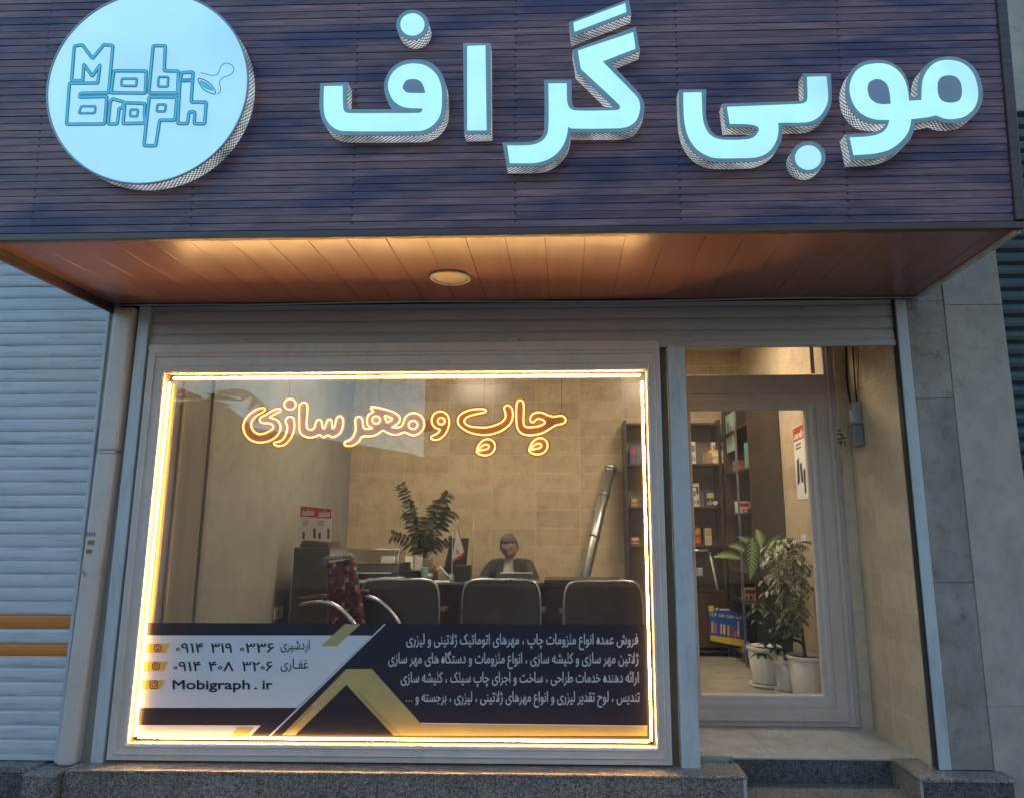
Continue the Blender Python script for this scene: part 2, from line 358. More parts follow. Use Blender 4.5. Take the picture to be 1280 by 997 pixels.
M['soffit'] = soffit_mat()
def carpet_mat():
    t = NT('patterned_carpet'); v = t.obj(); vo = t.n('TexVoronoi', i_Vector=v, i_Scale=38.0); s = t.n('SeparateXYZ'); t.t.links.new(vo.outputs['Color'], s.inputs[0])
    t.P(Base_Color=t.ramp(s.outputs[0], [(0, (.1,.012,.01)), (.4, (.17,.022,.014)), (.58, (.012,.01,.012)), (.8, (.03,.015,.015)), (.86, (.32,.26,.16)), (.95, (.2,.03,.02))]), Roughness=.95); t.bump(t.noise(v, 220, 3), .5); return t.m
M['carpet'] = carpet_mat()
def leaf_mat(name, edge, core, k=0):
    t = NT(name); uv = t.n('UVMap'); sp = t.n('SeparateXYZ'); t.t.links.new(uv.outputs[0], sp.inputs[0])
    d = t.math('ABSOLUTE', t.math('SUBTRACT', sp.outputs[1], .5)); n = t.noise(t.obj(), 40, 3)
    f = t.ramp(t.math('MULTIPLY_ADD', n, .3, t.math('SUBTRACT', d, .15)), [(.12, (0,0,0)), (.3, (1,1,1))])
    if k:
        w = t.math('SINE', t.math('MULTIPLY', t.math('SUBTRACT', sp.outputs[0], t.math('MULTIPLY', d, .35)), k)); f = t.ramp(t.math('ADD', t.math('MULTIPLY', d, 2.6), t.math('MULTIPLY', w, -.45)), [(.25, (0,0,0)), (.6, (1,1,1))])
    t.P(Base_Color=t.mix(f, c4(core), c4(edge)), Roughness=.45); return t.m
M['dieff'] = leaf_mat('dumb_cane_leaf', (.04,.09,.028), (.36,.42,.16), 62); M['ficus'] = leaf_mat('variegated_fig_leaf', (.5,.48,.28), (.06,.1,.04))
M['umbrella_leaf'] = leaf_mat('umbrella_plant_leaf', (.025,.05,.02), (.04,.08,.03)); M['zz'] = leaf_mat('glossy_dark_leaf', (.06,.05,.014), (.09,.075,.025))
M['stem'] = mat('plant_stem', (.08,.09,.035), .6, 0, .2, 20); M['bark'] = mat('thin_bark', (.12,.085,.05), .8, 0, .25, 20)

# ------------------------------------------------------------ lettering
_AR = {'ا':('FE8D','FE8E'),'آ':('FE81','FE82'),'ب':('FE8F',4),'پ':('FB56',4),'ت':('FE95',4),'ج':('FE9D',4),'چ':('FB7A',4),'ح':('FEA1',4),'خ':('FEA5',4),'د':('FEA9','FEAA'),
 'ر':('FEAD','FEAE'),'ز':('FEAF','FEB0'),'ژ':('FB8A','FB8B'),'س':('FEB1',4),'ش':('FEB5',4),'ط':('FEC1',4),'ع':('FEC9',4),'غ':('FECD',4),'ف':('FED1',4),'ق':('FED5',4),'ک':('FB8E',4),
 'گ':('FB92',4),'ل':('FEDD',4),'م':('FEE1',4),'ن':('FEE5',4),'و':('FEED','FEEE'),'ه':('FEE9',4),'ی':('FBFC',4),'ئ':('FE89',4),'ـ':('0640',1)}
def shape(s):
    """Persian text as joined glyphs in left-to-right visual order."""
    out = []; n = len(s); i = 0
    dual = lambda ch: ch in _AR and _AR[ch][1] in (4, 1)
    while i < n:
        ch = s[i]
        if ch not in _AR: out.append(ch); i += 1; continue
        pre = i > 0 and dual(s[i-1]); nx = i+1 < n and s[i+1] in _AR and dual(ch)
        if ch == 'ل' and i+1 < n and s[i+1] == 'ا': out.append(chr(0xFEFC if pre else 0xFEFB)); i += 2; continue
        b, k = _AR[ch]; b0 = int(b, 16)
        if k == 1: out.append(ch)
        elif k == 4: out.append(chr(b0 + (3 if pre and nx else 1 if pre else 2 if nx else 0)))
        else: out.append(chr(int(k, 16) if pre else b0))
        i += 1
    return ''.join(reversed(out))
def glyph_loops(txt, bold=0.0):
    cu = bpy.data.curves.new('lettering', 'FONT'); cu.body = txt; cu.offset = 0
    o = bpy.data.objects.new('lettering', cu); C.objects.link(o); dg = bpy.context.evaluated_depsgraph_get(); bpy.context.view_layer.update()
    oc = o.evaluated_get(dg); tmp = oc.to_curve(dg); loops = []
    for sp in tmp.splines:
        bp = sp.bezier_points; n = len(bp); L = []
        if n < 2: continue
        for i in range(n):
            a, b = bp[i], bp[(i+1) % n]
            q = interpolate_bezier(a.co, a.handle_right, b.handle_left, b.co, 5)
            L += [(p.x, p.y) for p in q[:-1]]
        D = []
        for p in L:
            if not D or math.hypot(p[0]-D[-1][0], p[1]-D[-1][1]) > 1e-4: D.append(p)
        if len(D) > 2: loops.append(D)
    oc.to_curve_clear(); bpy.data.objects.remove(o); bpy.data.curves.remove(cu)
    return loops
def _area(l): return sum(l[i][0]*l[(i+1) % len(l)][1]-l[(i+1) % len(l)][0]*l[i][1] for i in range(len(l)))/2
def _inside(p, l):
    c = False
    for i in range(len(l)):
        (x1, y1), (x2, y2) = l[i], l[(i+1) % len(l)]
        if (y1 > p[1]) != (y2 > p[1]) and p[0] < (x2-x1)*(p[1]-y1)/(y2-y1)+x1: c = not c
    return c
def lettering(mb, txt, put, x0, x1, yb, h, m=0, shear=0.0, bold=0.0):
    """Fill the glyphs of txt between x0 and x1 (baseline yb, em height h) through put(x, y, lift)."""
    loops = glyph_loops(txt)
    if not loops: return
    loops = [q for l in loops for q in ([[(sum(p[0] for p in l)/len(l)+r_*.085*math.cos(a_*.3927*s_*(1 if _area(l) > 0 else -1)), .24+r_*.085*math.sin(a_*.3927*s_*(1 if _area(l) > 0 else -1))) for a_ in range(16)] for r_, s_ in ((1.25,1),(.72,-1))] if '۰' in txt and len(l) > 3 and max(p[0] for p in l)-min(p[0] for p in l) < .22 and max(p[1] for p in l)-min(p[1] for p in l) < .24 and _area(l) != 0 and min(p[1] for p in l) > .08 else [l])]
    xs = [p[0] for l in loops for p in l]; a, b = min(xs), max(xs); k = (x1-x0)/(b-a)
    big = max(loops, key=lambda l: abs(_area(l))); sgn = 1 if _area(big) > 0 else -1
    outs = [l for l in loops if _area(l)*sgn > 0]; holes = [l for l in loops if _area(l)*sgn < 0]
    for i, l in enumerate(outs):
        hs = [q for q in holes if _inside(q[0], l) and _inside(q[len(q)//2], l)]
        lift = (i % 4)*.00012
        T = lambda p: put(x0+(p[0]-a)*k+shear*p[1]*h, yb+p[1]*h, lift)
        mb.fill([[T(p) for p in l]]+[[T(p) for p in q] for q in hs], m)
        if bold:
            pts = [(x0+(p[0]-a)*k+shear*p[1]*h, yb+p[1]*h) for p in l]
            ribbon(mb, pts, bold, lambda x, y: put(x, y, lift+.0005), m, True)
            for q in hs: ribbon(mb, [(x0+(p[0]-a)*k+shear*p[1]*h, yb+p[1]*h) for p in q], bold*.8, lambda x, y: put(x, y, lift+.0006), m, True)

# ============================================================ the setting
FL = .325                                  # shop floor above the pavement
RX = 2.03                                  # tiled wall right of the entrance
tag(MB().add([(-120,-120,-.12),(120,-120,-.12),(120,120,-.12),(-120,120,-.12)], [(0,1,2,3)]).build('ground', M['asphalt']), 'dark asphalt street ground in front of the shops', None, None, 'structure')
tag(MB().box(-40, 40, -3.4, -.118, -.3, 0).build('pavement', M['paving'], bevel=.01), 'concrete pavement along the shop fronts', None, None, 'structure')
tag(MB().box(-2.45, .70, .085, 3.8, .2, FL).box(.70, RX, .835, 3.8, .2, FL).build('shop_floor', M['floor_in']), 'polished cream tile floor inside the shop', None, None, 'structure')
# rooms' walls
tag(origin(MB().box(-2.6, 2.2, 3.8, 3.95, .2, 3.75).build('tiled_wall', M['tile_back']), (.18,3.8,.2)), 'beige stone tiled wall at the far end of the shop behind the man', 'wall')
tag(origin(MB().box(-2.6, -2.45, .09, 3.8, .2, 3.75).build('plaster_wall', M['plaster']), (-2.45,1.9,.2)), 'plain grey painted side wall behind the patterned armchair', 'wall')
tag(origin(MB().box(RX, 2.2, .06, 3.8, .0, 3.75).build('tiled_wall', M['tile_side']), (RX,0,FL)), 'beige stone tiled wall beside the entrance door with the grey switch box', 'wall')
wr_ = MB().box(1.957, RX-.002, .80, .845, FL, 3.04); wr_.box(1.986, RX-.002, .8455, .95, FL, 3.04)
WR = tag(origin(wr_.build('wall_return', M['tile_side']), (2.0,.8,FL)), 'narrow tiled strip between the door frame and the entrance side wall', 'wall')
tag(MB().box(-2.6, 2.2, .1, 3.95, 3.65, 3.72).build('ceiling', M['ceiling']), 'white ceiling of the shop', None, None, 'structure')
tag(MB().box(.70, RX, .1, .82, 3.03, 3.1).build('ceiling', M['ceiling']), 'white ceiling of the entrance recess', None, None, 'structure')
u = MB(); u.box(-9, -2.62, .14, .4, -.1, 7); u.box(2.2, 9, .14, .4, -.1, 7); u.box(-2.62, 2.2, .1, .4, 3.1, 7); u.box(.70, RX, .82, .95, 3.04, 3.8)
tag(origin(u.build('facade_wall', M['stone_l']), (0,.1,0)), 'grey rendered front of the building around and above the shop', 'building')
wp_ = thing('wall_panel', (-2.44,.34,FL), 'narrow brown wooden panel on the side wall just inside the left light strip', 'panel')
MB().box(-2.449, -2.42, .16, .47, FL, 3.3).build('panel_board', mat('taupe_panel', (.24,.215,.18), .6, 0, .2, 4, stretch=(1,1,.2)), wp_, bevel=.003); MB().box(-2.449, -2.425, .475, .49, FL, 3.3).build('panel_edge', mat('dark_taupe', (.12,.105,.085), .6), wp_); MB().box(-2.449, -2.41, .495, .55, FL, 3.3).build('panel_trim', mat('taupe_trim', (.27,.24,.2), .6), wp_, bevel=.003)
# far side of the street, out of view (roof lines shaped for the window's reflection)
b = thing('unseen_far_building', (-15,-17,0), 'unseen low building across the street with a roof slanted for the window reflection', 'building')
m = MB(); m.hexa([(-26,-22,-.12),(-4.6,-22,-.12),(-4.6,-17,-.12),(-26,-17,-.12)], [(-26,-22,7.4),(-4.6,-22,3.9),(-4.6,-17,3.9),(-26,-17,7.4)]); m.build('wall', M['wall_far'], b)
for i in range(4): MB().box(-24+i*5.0, -21+i*5.0, -16.99, -16.95, 0, 2.8).build('shutter', M['grey_pl'], b)
b = thing('unseen_far_building', (6,-18,0), 'unseen tall building added across the street to keep sky out of the reflections', 'building')  # tall block added to hide the sky from the right-hand reflections
MB().box(-4.5, 17, -24, -18, -.12, 9.5).build('wall', M['wall_far'], b); MB().box(-4.7, 17.2, -24, -17.8, 9.5, 9.8).build('roof', M['stone_d'], b)
for i in range(4): MB().box(-3.6+i*5, -.8+i*5, -17.99, -17.95, 0, 2.9).build('shutter', M['grey_pl'], b)
for i in range(7):
    for k_ in (4.2, 6.9): MB().box(-3.4+i*2.9, -2.0+i*2.9, -17.99, -17.94, k_, k_+1.5).build('window', M['black'], b)
def palm(x, y, h):
    t = thing('palm_tree', (x,y,-.1), 'palm tree on the street mirrored in the left of the window', 'tree')
    MB().tube([(x+.02*math.sin(k), y, -.1+h*k/6) for k in range(7)], [.2-.012*k for k in range(7)], 10).build('trunk', M['trunk'], t, True)
    m = MB()
    for i in range(13):
        a = i*2.4; L = random.uniform(1.0,1.4); up = random.uniform(.2,.9)
        sp = [Vector((x+math.cos(a)*L*s, y+math.sin(a)*L*s, h-.1+up*s*1.3-1.25*s*s)) for s in np.linspace(0,1,9)]
        m.tube(sp, .012, 4)
        for k in range(1, 9):
            for sd in (-1,1):
                q = Vector((-math.sin(a)*sd, math.cos(a)*sd, -.35)); d = sp[k]-sp[k-1]
                m.add([sp[k-1], sp[k], sp[k]+q*.34+d*.7], [(0,1,2)])
    m.build('crown', M['frond'], t)
palm(-5.4, -5.9, 3.5)

# ============================================================ canopy with board fascia and laminate soffit
LEAN = rad(3.6); SZ = 3.02; FY = -1.0
UPF = Vector((0,-math.sin(LEAN),math.cos(LEAN))); NF = Vector((0,-math.cos(LEAN),-math.sin(LEAN))); F0 = Vector((0,FY,SZ))
def fas(u, v, d=0.0): return F0+Vector((u,0,0))+UPF*v+NF*d
def px_fas(px, py, d=0.0):
    r = Vector(aim(px, py)); o = F0+NF*d; t = (o-Vector(CAM)).dot(NF)/r.dot(NF); p = Vector(CAM)+r*t-o
    return p.x, p.dot(UPF)
cn = thing('sign_canopy', (-.33,FY,SZ), 'projecting canopy faced with narrow dark stained boards over the shop front', 'canopy')
XL, XR = -2.86, 2.19
m = MB(); v = .038; k = 0
while v < 1.62:
    a, b_ = v+.0008, v+PLANK-.0008; n = 3
    jit = random.uniform(-.0015,.0015)
    q = [(-3.05, XR-.046)]
    for x0, x1 in q:
        P = []
        for (vv, dd) in ((a,-.03),(a,.0048+jit),(a+.002,.007+jit),(b_-.002,.007+jit),(b_,.0048+jit),(b_,-.03)): P += [fas(x0,vv,dd), fas(x1,vv,dd)]
        m.add(P, [(i*2,i*2+1,i*2+3,i*2+2) for i in range(5)]+[(0,2,4,6,8,10),(1,3,5,7,9,11)])
    v += PLANK; k += 1
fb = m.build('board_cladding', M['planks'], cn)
m = MB(); m.hexa([fas(-3.05,0,-.03),fas(XR,0,-.03),fas(XR,0,.012),fas(-3.05,0,.012)], [fas(-3.05,.036,-.03),fas(XR,.036,-.03),fas(XR,.036,.012),fas(-3.05,.036,.012)])
m.build('bottom_rail', M['trimwood'], cn, bevel=.004)
m = MB(); m.hexa([fas(XR-.044,.038,-.03),fas(XR+.004,.038,-.03),fas(XR+.004,.038,.022),fas(XR-.044,.038,.022)], [fas(XR-.044,1.62,-.03),fas(XR+.004,1.62,-.03),fas(XR+.004,1.62,.022),fas(XR-.044,1.62,.022)])
m.build('end_trim', M['trimwood'], cn, bevel=.005)
m = MB(); m.box(XL-.0, XR, FY+.03, .0, SZ+.062, SZ+.1); m.hexa([fas(XL,.06,-.05),fas(XR,.06,-.05),fas(XR,.06,-.032),fas(XL,.06,-.032)], [fas(XL,1.6,-.05),fas(XR,1.6,-.05),fas(XR,1.6,-.032),fas(XL,1.6,-.032)])
m.box(XL, XR, -1.0, .1, 4.55, 4.62); m.box(XR-.03, XR-.006, FY+.05, .1, SZ+.1, 4.55); m.build('backing', M['dark_gap'], cn)
m = MB(); n = 26; w = (XR-XL)/n; x = XL                         # soffit panels with fine seams
x = XL
for i in range(26):
    x1 = min(XL+(i+1)*.196+.03, XR-.03)
    if x1-x < .02: break
    m.box(x+.0006, x1-.0006, FY+.024, -.012, SZ+.004, SZ+.016); x = x1
m.build('soffit', M['soffit'], cn, bevel=.0012, bseg=1)
m = MB(); m.box(XL, XR-.03, FY+.024, .0, SZ+.0165, SZ+.03); m.build('soffit_backing', M['dark_gap'], cn)
m = MB(); P = [(XL+.02+ (XR-XL-.04)*i/24, -.006, SZ-.0035-.006*math.sin(i*.52)*(1 if 3<i<22 else .3)) for i in range(25)]
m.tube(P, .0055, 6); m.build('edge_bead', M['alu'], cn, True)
m = MB(); m.box(XR-.028, XR, FY+.02, .02, SZ-.012, SZ+.06); m.build('side_trim', M['alu_blue'], cn, bevel=.003)
m = MB(); m.box(XL-.022, XL-.001, FY-.01, .02, SZ-.05, SZ+.3); m.build('side_board', M['trimwood'], cn, bevel=.003)
p = at_y(563,347,0); 
_d = aim(563,347); _t = (SZ-CAM[2])/_d[2]; DL = CAM+_d*_t
dl = thing('downlight', (DL[0],DL[1],SZ), 'round flush downlight set in the brown canopy soffit', 'downlight')
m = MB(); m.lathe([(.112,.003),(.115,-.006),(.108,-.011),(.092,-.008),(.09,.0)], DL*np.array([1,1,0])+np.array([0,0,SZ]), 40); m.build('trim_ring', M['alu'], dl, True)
m = MB(); m.lathe([(.0895,.003),(.0895,-.003),(.06,-.0045),(.0,-.005)], DL*np.array([1,1,0])+np.array([0,0,SZ]), 40); m.build('diffuser', M['bulb'], dl, True)

# ============================================================ illuminated lettering on the canopy
DEP = .082
def wall_uv(o, uvs):
    ul = o.data.uv_layers.new(name='UVMap')
    for p in o.data.polygons:
        for li in p.loop_indices: ul.data[li].uv = uvs[o.data.loops[li].vertex_index]
def band(mb_name, loop, d0, d1, material, parent):
    n = len(loop); m = MB(); uv = []; s = 0; vs = []
    for i in range(n+1):
        p = loop[i % n]
        if i: s += math.hypot(p[0]-loop[i-1][0], p[1]-loop[i-1][1])
        vs += [fas(p[0],p[1],d0), fas(p[0],p[1],d1)]; uv += [(s,0),(s,abs(d1-d0))]
    m.add(vs, [(2*i,2*i+2,2*i+3,2*i+1) for i in range(n)]); o = m.build(mb_name, material, parent, recalc=False); wall_uv(o, uv); return o
def sign_letter(label, outer, inners, org, sc_, lit='lit', cat='sign letter'):
    cv = lambda pts, d: [px_fas(org[0]+p[0]/sc_, org[1]+p[1]/sc_, d) for p in smooth_path(pts)]
    out = cv(outer, DEP)
    cu = sum(p[0] for p in out)/len(out); cvv = min(p[1] for p in out)
    t = thing('sign_letter', fas(cu,cvv,0.008), label, cat, 'illuminated letters on the board fascia')
    band('letter_side', out, .009, DEP-.004, M['lattice'], t)
    m = MB(); n = len(out); A = [fas(p[0],p[1],DEP-.004) for p in out]; B = [fas(p[0],p[1],DEP) for p in out]
    tri = [tuple(q) for q in tessellate_polygon([[Vector((p[0],p[1],0)) for p in out]])]
    m.add(B, tri); m.add(A+B, [(i,(i+1)%n,n+(i+1)%n,n+i) for i in range(n)]); m.build('letter_rim', M['rim'], t)
    m = MB(); loops = [[fas(p[0],p[1],DEP+.003) for p in cv(q, DEP)] for q in inners]; m.fill(loops)
    l0 = loops[0]; nn = len(l0); m.add(l0+[q-NF*.0028 for q in l0], [(i,(i+1)%nn,nn+(i+1)%nn,nn+i) for i in range(nn)]); m.build('lit_face', M[lit], t)
    if len(inners) > 1:
        for q in inners[1:]: MB().fill([[fas(p[0],p[1],DEP+.0012) for p in cv(q, DEP)]]).build('counter_plate', M['rim_core'], t)
    return t
def circ(cx, cy, rx, ry, n=28): return [(cx+rx*math.cos(2*math.pi*i/n), cy+ry*math.sin(2*math.pi*i/n)) for i in range(n)]
c = 1
sign_letter('lit cyan letter feh with a long flat tail, leftmost of the big letters',
  [(118,258,c),(318,250,c),(313,400),(318,432),(330,447,c),(640,447,c),(605,385),(583,300),(590,230),(620,170),(670,120),(730,94),(810,84),(880,92),(940,120),(990,170),(1020,230),(1035,300),(1037,420),(1025,500),(990,560),(940,605),(870,632),(800,636),(280,636),(220,622),(165,582),(130,520),(114,450),(112,380)],
  [[(148,282,c),(280,280,c),(284,420),(290,455),(305,472),(335,478),(600,478),(835,476),(858,465),(863,442,c),(760,438),(700,422),(650,383),(622,330),(612,280),(620,230),(650,178),(700,138),(760,120),(820,118),(880,130),(940,170),(980,225),(1000,300),(1003,400),(998,460),(975,520),(930,570),(870,600),(810,607),(300,607),(240,595),(190,560),(158,510),(146,450),(145,380)],
   [(745,240),(728,262),(719,290),(727,310),(745,325),(770,331),(882,332,c),(873,290),(855,255),(830,235),(800,230),(770,231)]], (380,60), 5.818)
sign_letter('round lit cyan dot above the leftmost letter feh', circ(285,250,163,150), [circ(285,250,120,110)], (480,0), 8)
sign_letter('lit cyan letter alef, a plain upright bar without curves', [(553,150,c),(648,150,c),(650,466,c),(557,468,c)], [[(568,162,c),(631,160,c),(635,455,c),(568,455,c)]], (380,0), 2.7826)
sign_letter('lit cyan letter pair gaf and reh with a slanted arm and a curled foot',
  [(385,640,c),(605,640,c),(607,800),(612,838),(626,856),(650,862),(940,859,c),(640,565,c),(612,400,c),(1118,215,c),(1152,405,c),(915,505,c),(1130,730),(1165,780),(1185,830),(1187,880),(1175,940),(1140,1000),(1090,1040),(1030,1057),(960,1062),(598,1064,c),(590,1116),(570,1176),(530,1236),(470,1286),(400,1321),(320,1333),(85,1336,c),(50,1141,c),(260,1138),(330,1121),(370,1086),(384,1026),(388,876)],
  [[(420,672,c),(566,672,c),(568,800),(573,835),(590,868),(630,888),(955,886),(985,878),(992,855),(975,830),(680,555,c),(655,410,c),(1098,262,c),(1115,392,c),(850,495,c),(1115,765),(1140,800),(1152,850),(1148,900),(1125,960),(1085,1000),(1040,1020),(980,1029),(605,1031),(578,1016,c),(572,1060),(558,1116),(530,1176),(480,1236),(420,1276),(350,1300),(280,1308),(110,1308,c),(90,1168,c),(260,1166),(330,1151),(380,1121),(410,1076),(420,1016),(422,876)]], (620,0), 6.4)
sign_letter('slanted lit cyan stroke floating above the letter gaf', [(585,178,c),(1062,-4,c),(1084,112,c),(603,300,c)], [[(620,185,c),(1034,30,c),(1043,100,c),(628,258,c)]], (620,0), 6.4)
sign_letter('lit cyan letter pair beh and yeh shaped like a deep open hook',
  [(108,246,c),(308,244,c),(305,420),(315,480),(332,525),(360,562),(395,584),(440,590),(590,587),(640,572),(672,545),(650,528),(600,521),(450,522,c),(425,348,c),(985,328),(1010,320),(1018,290),(1012,128,c),(1214,128,c),(1220,300),(1210,370),(1170,445),(1110,490),(1050,508),(862,513,c),(862,570),(845,640),(800,705),(740,745),(670,768),(600,773),(370,773),(290,752),(215,702),(160,627),(128,540),(115,440)],
  [[(140,270,c),(272,268,c),(278,420),(288,490),(310,545),(345,585),(400,608),(470,614),(600,610),(650,595),(680,562),(690,532),(672,512),(620,500),(478,496,c),(458,374,c),(980,352),(1022,343),(1040,322),(1044,290),(1040,155,c),(1180,152,c),(1192,290),(1185,350),(1150,420),(1100,463),(1050,482),(1000,487),(830,488,c),(830,560),(815,620),(780,680),(730,720),(670,740),(600,745),(380,745),(310,726),(240,682),(190,617),(160,540),(145,440)]], (830,70), 5.818)
sign_letter('round lit pale blue dot hanging below the letter beh', circ(1050,738,126,117), [circ(1048,742,95,88)], (830,70), 5.818, 'lit_blue')
sign_letter('lit cyan letter pair meem and vav with two round loops, rightmost of the big letters',
  [(657,376,c),(712,373,c),(716,290),(735,195),(780,130),(850,85),(920,68),(990,68),(1060,88),(1120,125),(1165,180),(1195,250),(1212,330),(1205,410),(1180,470),(1140,520),(1090,555),(1020,571),(960,575),(900,568),(850,548,c),(790,562),(695,575,c),(685,630),(660,690),(615,745),(560,790),(490,825),(410,843),(340,850),(205,856,c),(165,660,c),(330,650),(400,637),(445,612),(470,580,c),(370,576),(290,555),(225,505),(180,430),(163,340),(170,260),(205,180),(260,125),(330,98),(400,91),(480,100),(550,132),(610,192),(642,270)],
  [[(646,407,c),(742,400,c),(745,310),(755,240),(785,175),(840,120),(900,99),(960,96),(1030,110),(1090,145),(1135,200),(1160,265),(1172,340),(1165,410),(1140,465),(1095,510),(1040,535),(980,545),(920,541),(852,516,c),(790,530),(661,546,c),(655,600),(635,650),(600,700),(550,745),(490,780),(420,800),(350,811),(225,818,c),(195,686,c),(330,678),(400,665),(450,640),(482,603),(498,551,c),(400,548),(320,523),(255,475),(212,400),(195,320),(205,250),(235,190),(290,145),(350,127),(440,122),(510,140),(570,185),(610,243),(635,320)],
   [(330,300),(340,270),(370,248),(410,240),(450,255),(480,285),(497,340),(507,430,c),(440,432),(390,420),(350,388),(333,345)],
   [(862,300),(870,252),(900,222),(950,212),(1000,222),(1032,254),(1048,310),(1045,370),(1025,405),(980,420),(930,418),(890,400),(868,358)]], (1030,60), 6.095)

# ---- round lit sign
DD = .085
cu_, cv_ = px_fas(184,108,DD)
r1 = (px_fas(309,108,DD)[0]-px_fas(58,108,DD)[0])/2
ds = thing('round_sign', fas(cu_,cv_-r1,.008), 'large round sky blue lit sign with outlined lettering and a small stamp emblem', 'round sign')
ring = [(cu_+r1*math.cos(2*math.pi*i/96), cv_+r1*math.sin(2*math.pi*i/96)) for i in range(96)]
band('sign_side', ring, .009, DD-.006, M['lattice'], ds)
m = MB(); A = [fas(cu_+(p[0]-cu_)*k_, cv_+(p[1]-cv_)*k_, d_) for k_, d_ in ((1.0,DD-.006),(1.006,DD-.004),(1.006,DD+.001),(.99,DD+.002),(.985,DD-.003)) for p in ring]
m.add(A, [(j*96+i, j*96+(i+1)%96, (j+1)*96+(i+1)%96, (j+1)*96+i) for j in range(4) for i in range(96)]); m.build('sign_rim', M['rim'], ds, True)
m = MB(); m.fill([[fas(cu_+(p[0]-cu_)*.986, cv_+(p[1]-cv_)*.986, DD-.001) for p in ring]]); m.build('lit_face', M['lit_disc'], ds)
LO, LS = (60,30), 4.746
lg = lambda d: (lambda x, y: (lambda q: fas(q[0], q[1], d))(px_fas(LO[0]+x/LS, LO[1]+y/LS, DD)))
def rnd(pts, r=9):                        # round the corners of a polygon
    o = []; n = len(pts)
    for i in range(n):
        p, a, b = (np.array(pts[j % n], float) for j in (i, i-1, i+1)); la, lb = np.hypot(*(a-p)), np.hypot(*(b-p)); k = min(r, la*.45, lb*.45)
        p0, p1 = p+(a-p)/la*k, p+(b-p)/lb*k
        o += [p0*(1-s)**2+2*p*s*(1-s)+p1*s*s for s in (0,.25,.5,.75,1)]
    return o
WORDS = {'M': [[(157,133),(203,125),(265,207),(332,124),(386,130),(360,410),(193,413),(186,436),(350,432),(337,595),(110,597),(128,353),(296,352),(309,245),(263,312),(213,240),(207,338),(140,338)]],
 'G': [[(198,490),(282,490),(278,530),(184,532)]], 'o': [[(392,280),(584,281),(578,413),(374,410)],[(438,326),(528,326),(524,370),(435,368)]],
 'b': [[(625,131),(697,131),(690,280),(775,282),(770,412),(598,412)],[(657,316),(714,316),(711,374),(653,374)]],
 'i': [[(796,290),(862,288),(850,466),(940,466),(930,594),(868,594),(872,524),(838,524),(828,594),(770,592),(784,335)]], 'dot': [[(796,332),(856,330),(854,340),(796,342)]],
 'r': [[(385,446),(452,466),(444,502),(424,500),(412,595),(358,596),(370,462)]], 'a': [[(452,470),(576,474),(572,535),(580,590),(446,594),(456,500)],[(490,510),(536,510),(530,550),(488,550)]],
 'p': [[(602,435),(766,436),(754,573),(664,573),(640,725),(570,724),(586,575)],[(650,480),(700,480),(696,521),(645,521)]]}
m1, m2 = MB(), MB()
for k_, (nm, ls) in enumerate(WORDS.items()):
    for j, l in enumerate(ls):
        w_ = 21 if j == 0 and nm not in ('G','dot') else 15
        e = (k_*3+j)*.00004
        ribbon(m1, rnd(l), w_, lg(DD+.0008+e), 0, True); ribbon(m2, rnd(l), w_-10 if w_ > 16 else 6, lg(DD+.0024+e), 0, True)
lt_ = m1.build('outlined_lettering', M['line'], ds); m2.build('lettering_inline', M['line2'], lt_)
m = MB(); st = smooth_path([(905,290),(930,296),(965,305),(1005,300),(1018,272),(1030,248),(1058,234),(1090,245),(1102,268),(1095,292),(1070,308),(1040,318),(1018,345),(1024,380),(1020,405),(1003,418)], False)
ribbon(m, st, 4, lg(DD+.0008)); ribbon(m, smooth_path([(893,328),(920,330),(955,350),(985,385),(992,415),(965,412),(925,390),(902,360)]), 6, lg(DD+.001), 0, True)
se_ = m.build('stamp_emblem', M['line'], ds)
m = MB(); m.fill([[lg(DD+.0006)(*p) for p in smooth_path([(900,340),(925,342),(955,360),(980,395),(950,392),(920,375)])]]); m.build('stamp_pad', M['line2'], se_)

# ============================================================ shop window
WX0, WX1, WZ0, WZ1 = -2.60, .59, .338, 2.76
IX0, IX1, IZ0, IZ1 = -2.488, .505, .428, 2.574
GY = .052
wn_ = thing('shop_window', (-1.0,.03,WZ0), 'large display window in a white stepped frame edged with warm light strips', 'shop window')
PR = [(0,.07),(0,.0),(.30,.0),(.36,-.009),(.42,-.009),(.46,.002),(.74,.004),(.80,-.004),(.94,.0),(1,.006),(1,.07)]
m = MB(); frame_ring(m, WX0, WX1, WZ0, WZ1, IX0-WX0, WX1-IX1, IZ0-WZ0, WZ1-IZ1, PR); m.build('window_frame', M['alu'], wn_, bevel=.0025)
MB().box(IX0, IX1, GY, GY+.006, IZ0, IZ1).build('glass_pane', M['glass'], wn_)
LY, LD = .0335, .024                       # light strips 21 mm inside the frame lip, behind its edge
def strip(label, x0, x1, z0, z1):
    m = MB(); m.box(x0, x1, LY-.003, LY+.004, z0, z1); m.m = [1, 1, 0, 1, 1, 1]; o = m.build('light_strip', [M['led'], M['led_body']], None)
    origin(o, ((x0+x1)/2, LY, z0)); return tag(o, label, 'light strip', 'warm light strips round the window')
e = .005
strip('warm glowing light strip along the top of the window frame', IX0+LD+.02, IX1-LD-.012, IZ1-LD-e, IZ1-LD+e)
strip('warm glowing light strip along the bottom of the window frame', IX0+LD+.02, IX1-LD-.012, IZ0+LD-e, IZ0+LD+e)
strip('warm glowing light strip up the left side of the window frame', IX0+LD-e, IX0+LD+e, IZ0+LD+.005, IZ1-LD-.03)
strip('warm glowing light strip up the right side of the window frame beside the door', IX1-LD-e, IX1-LD+e, IZ0+LD+.005, IZ1-LD-.04)

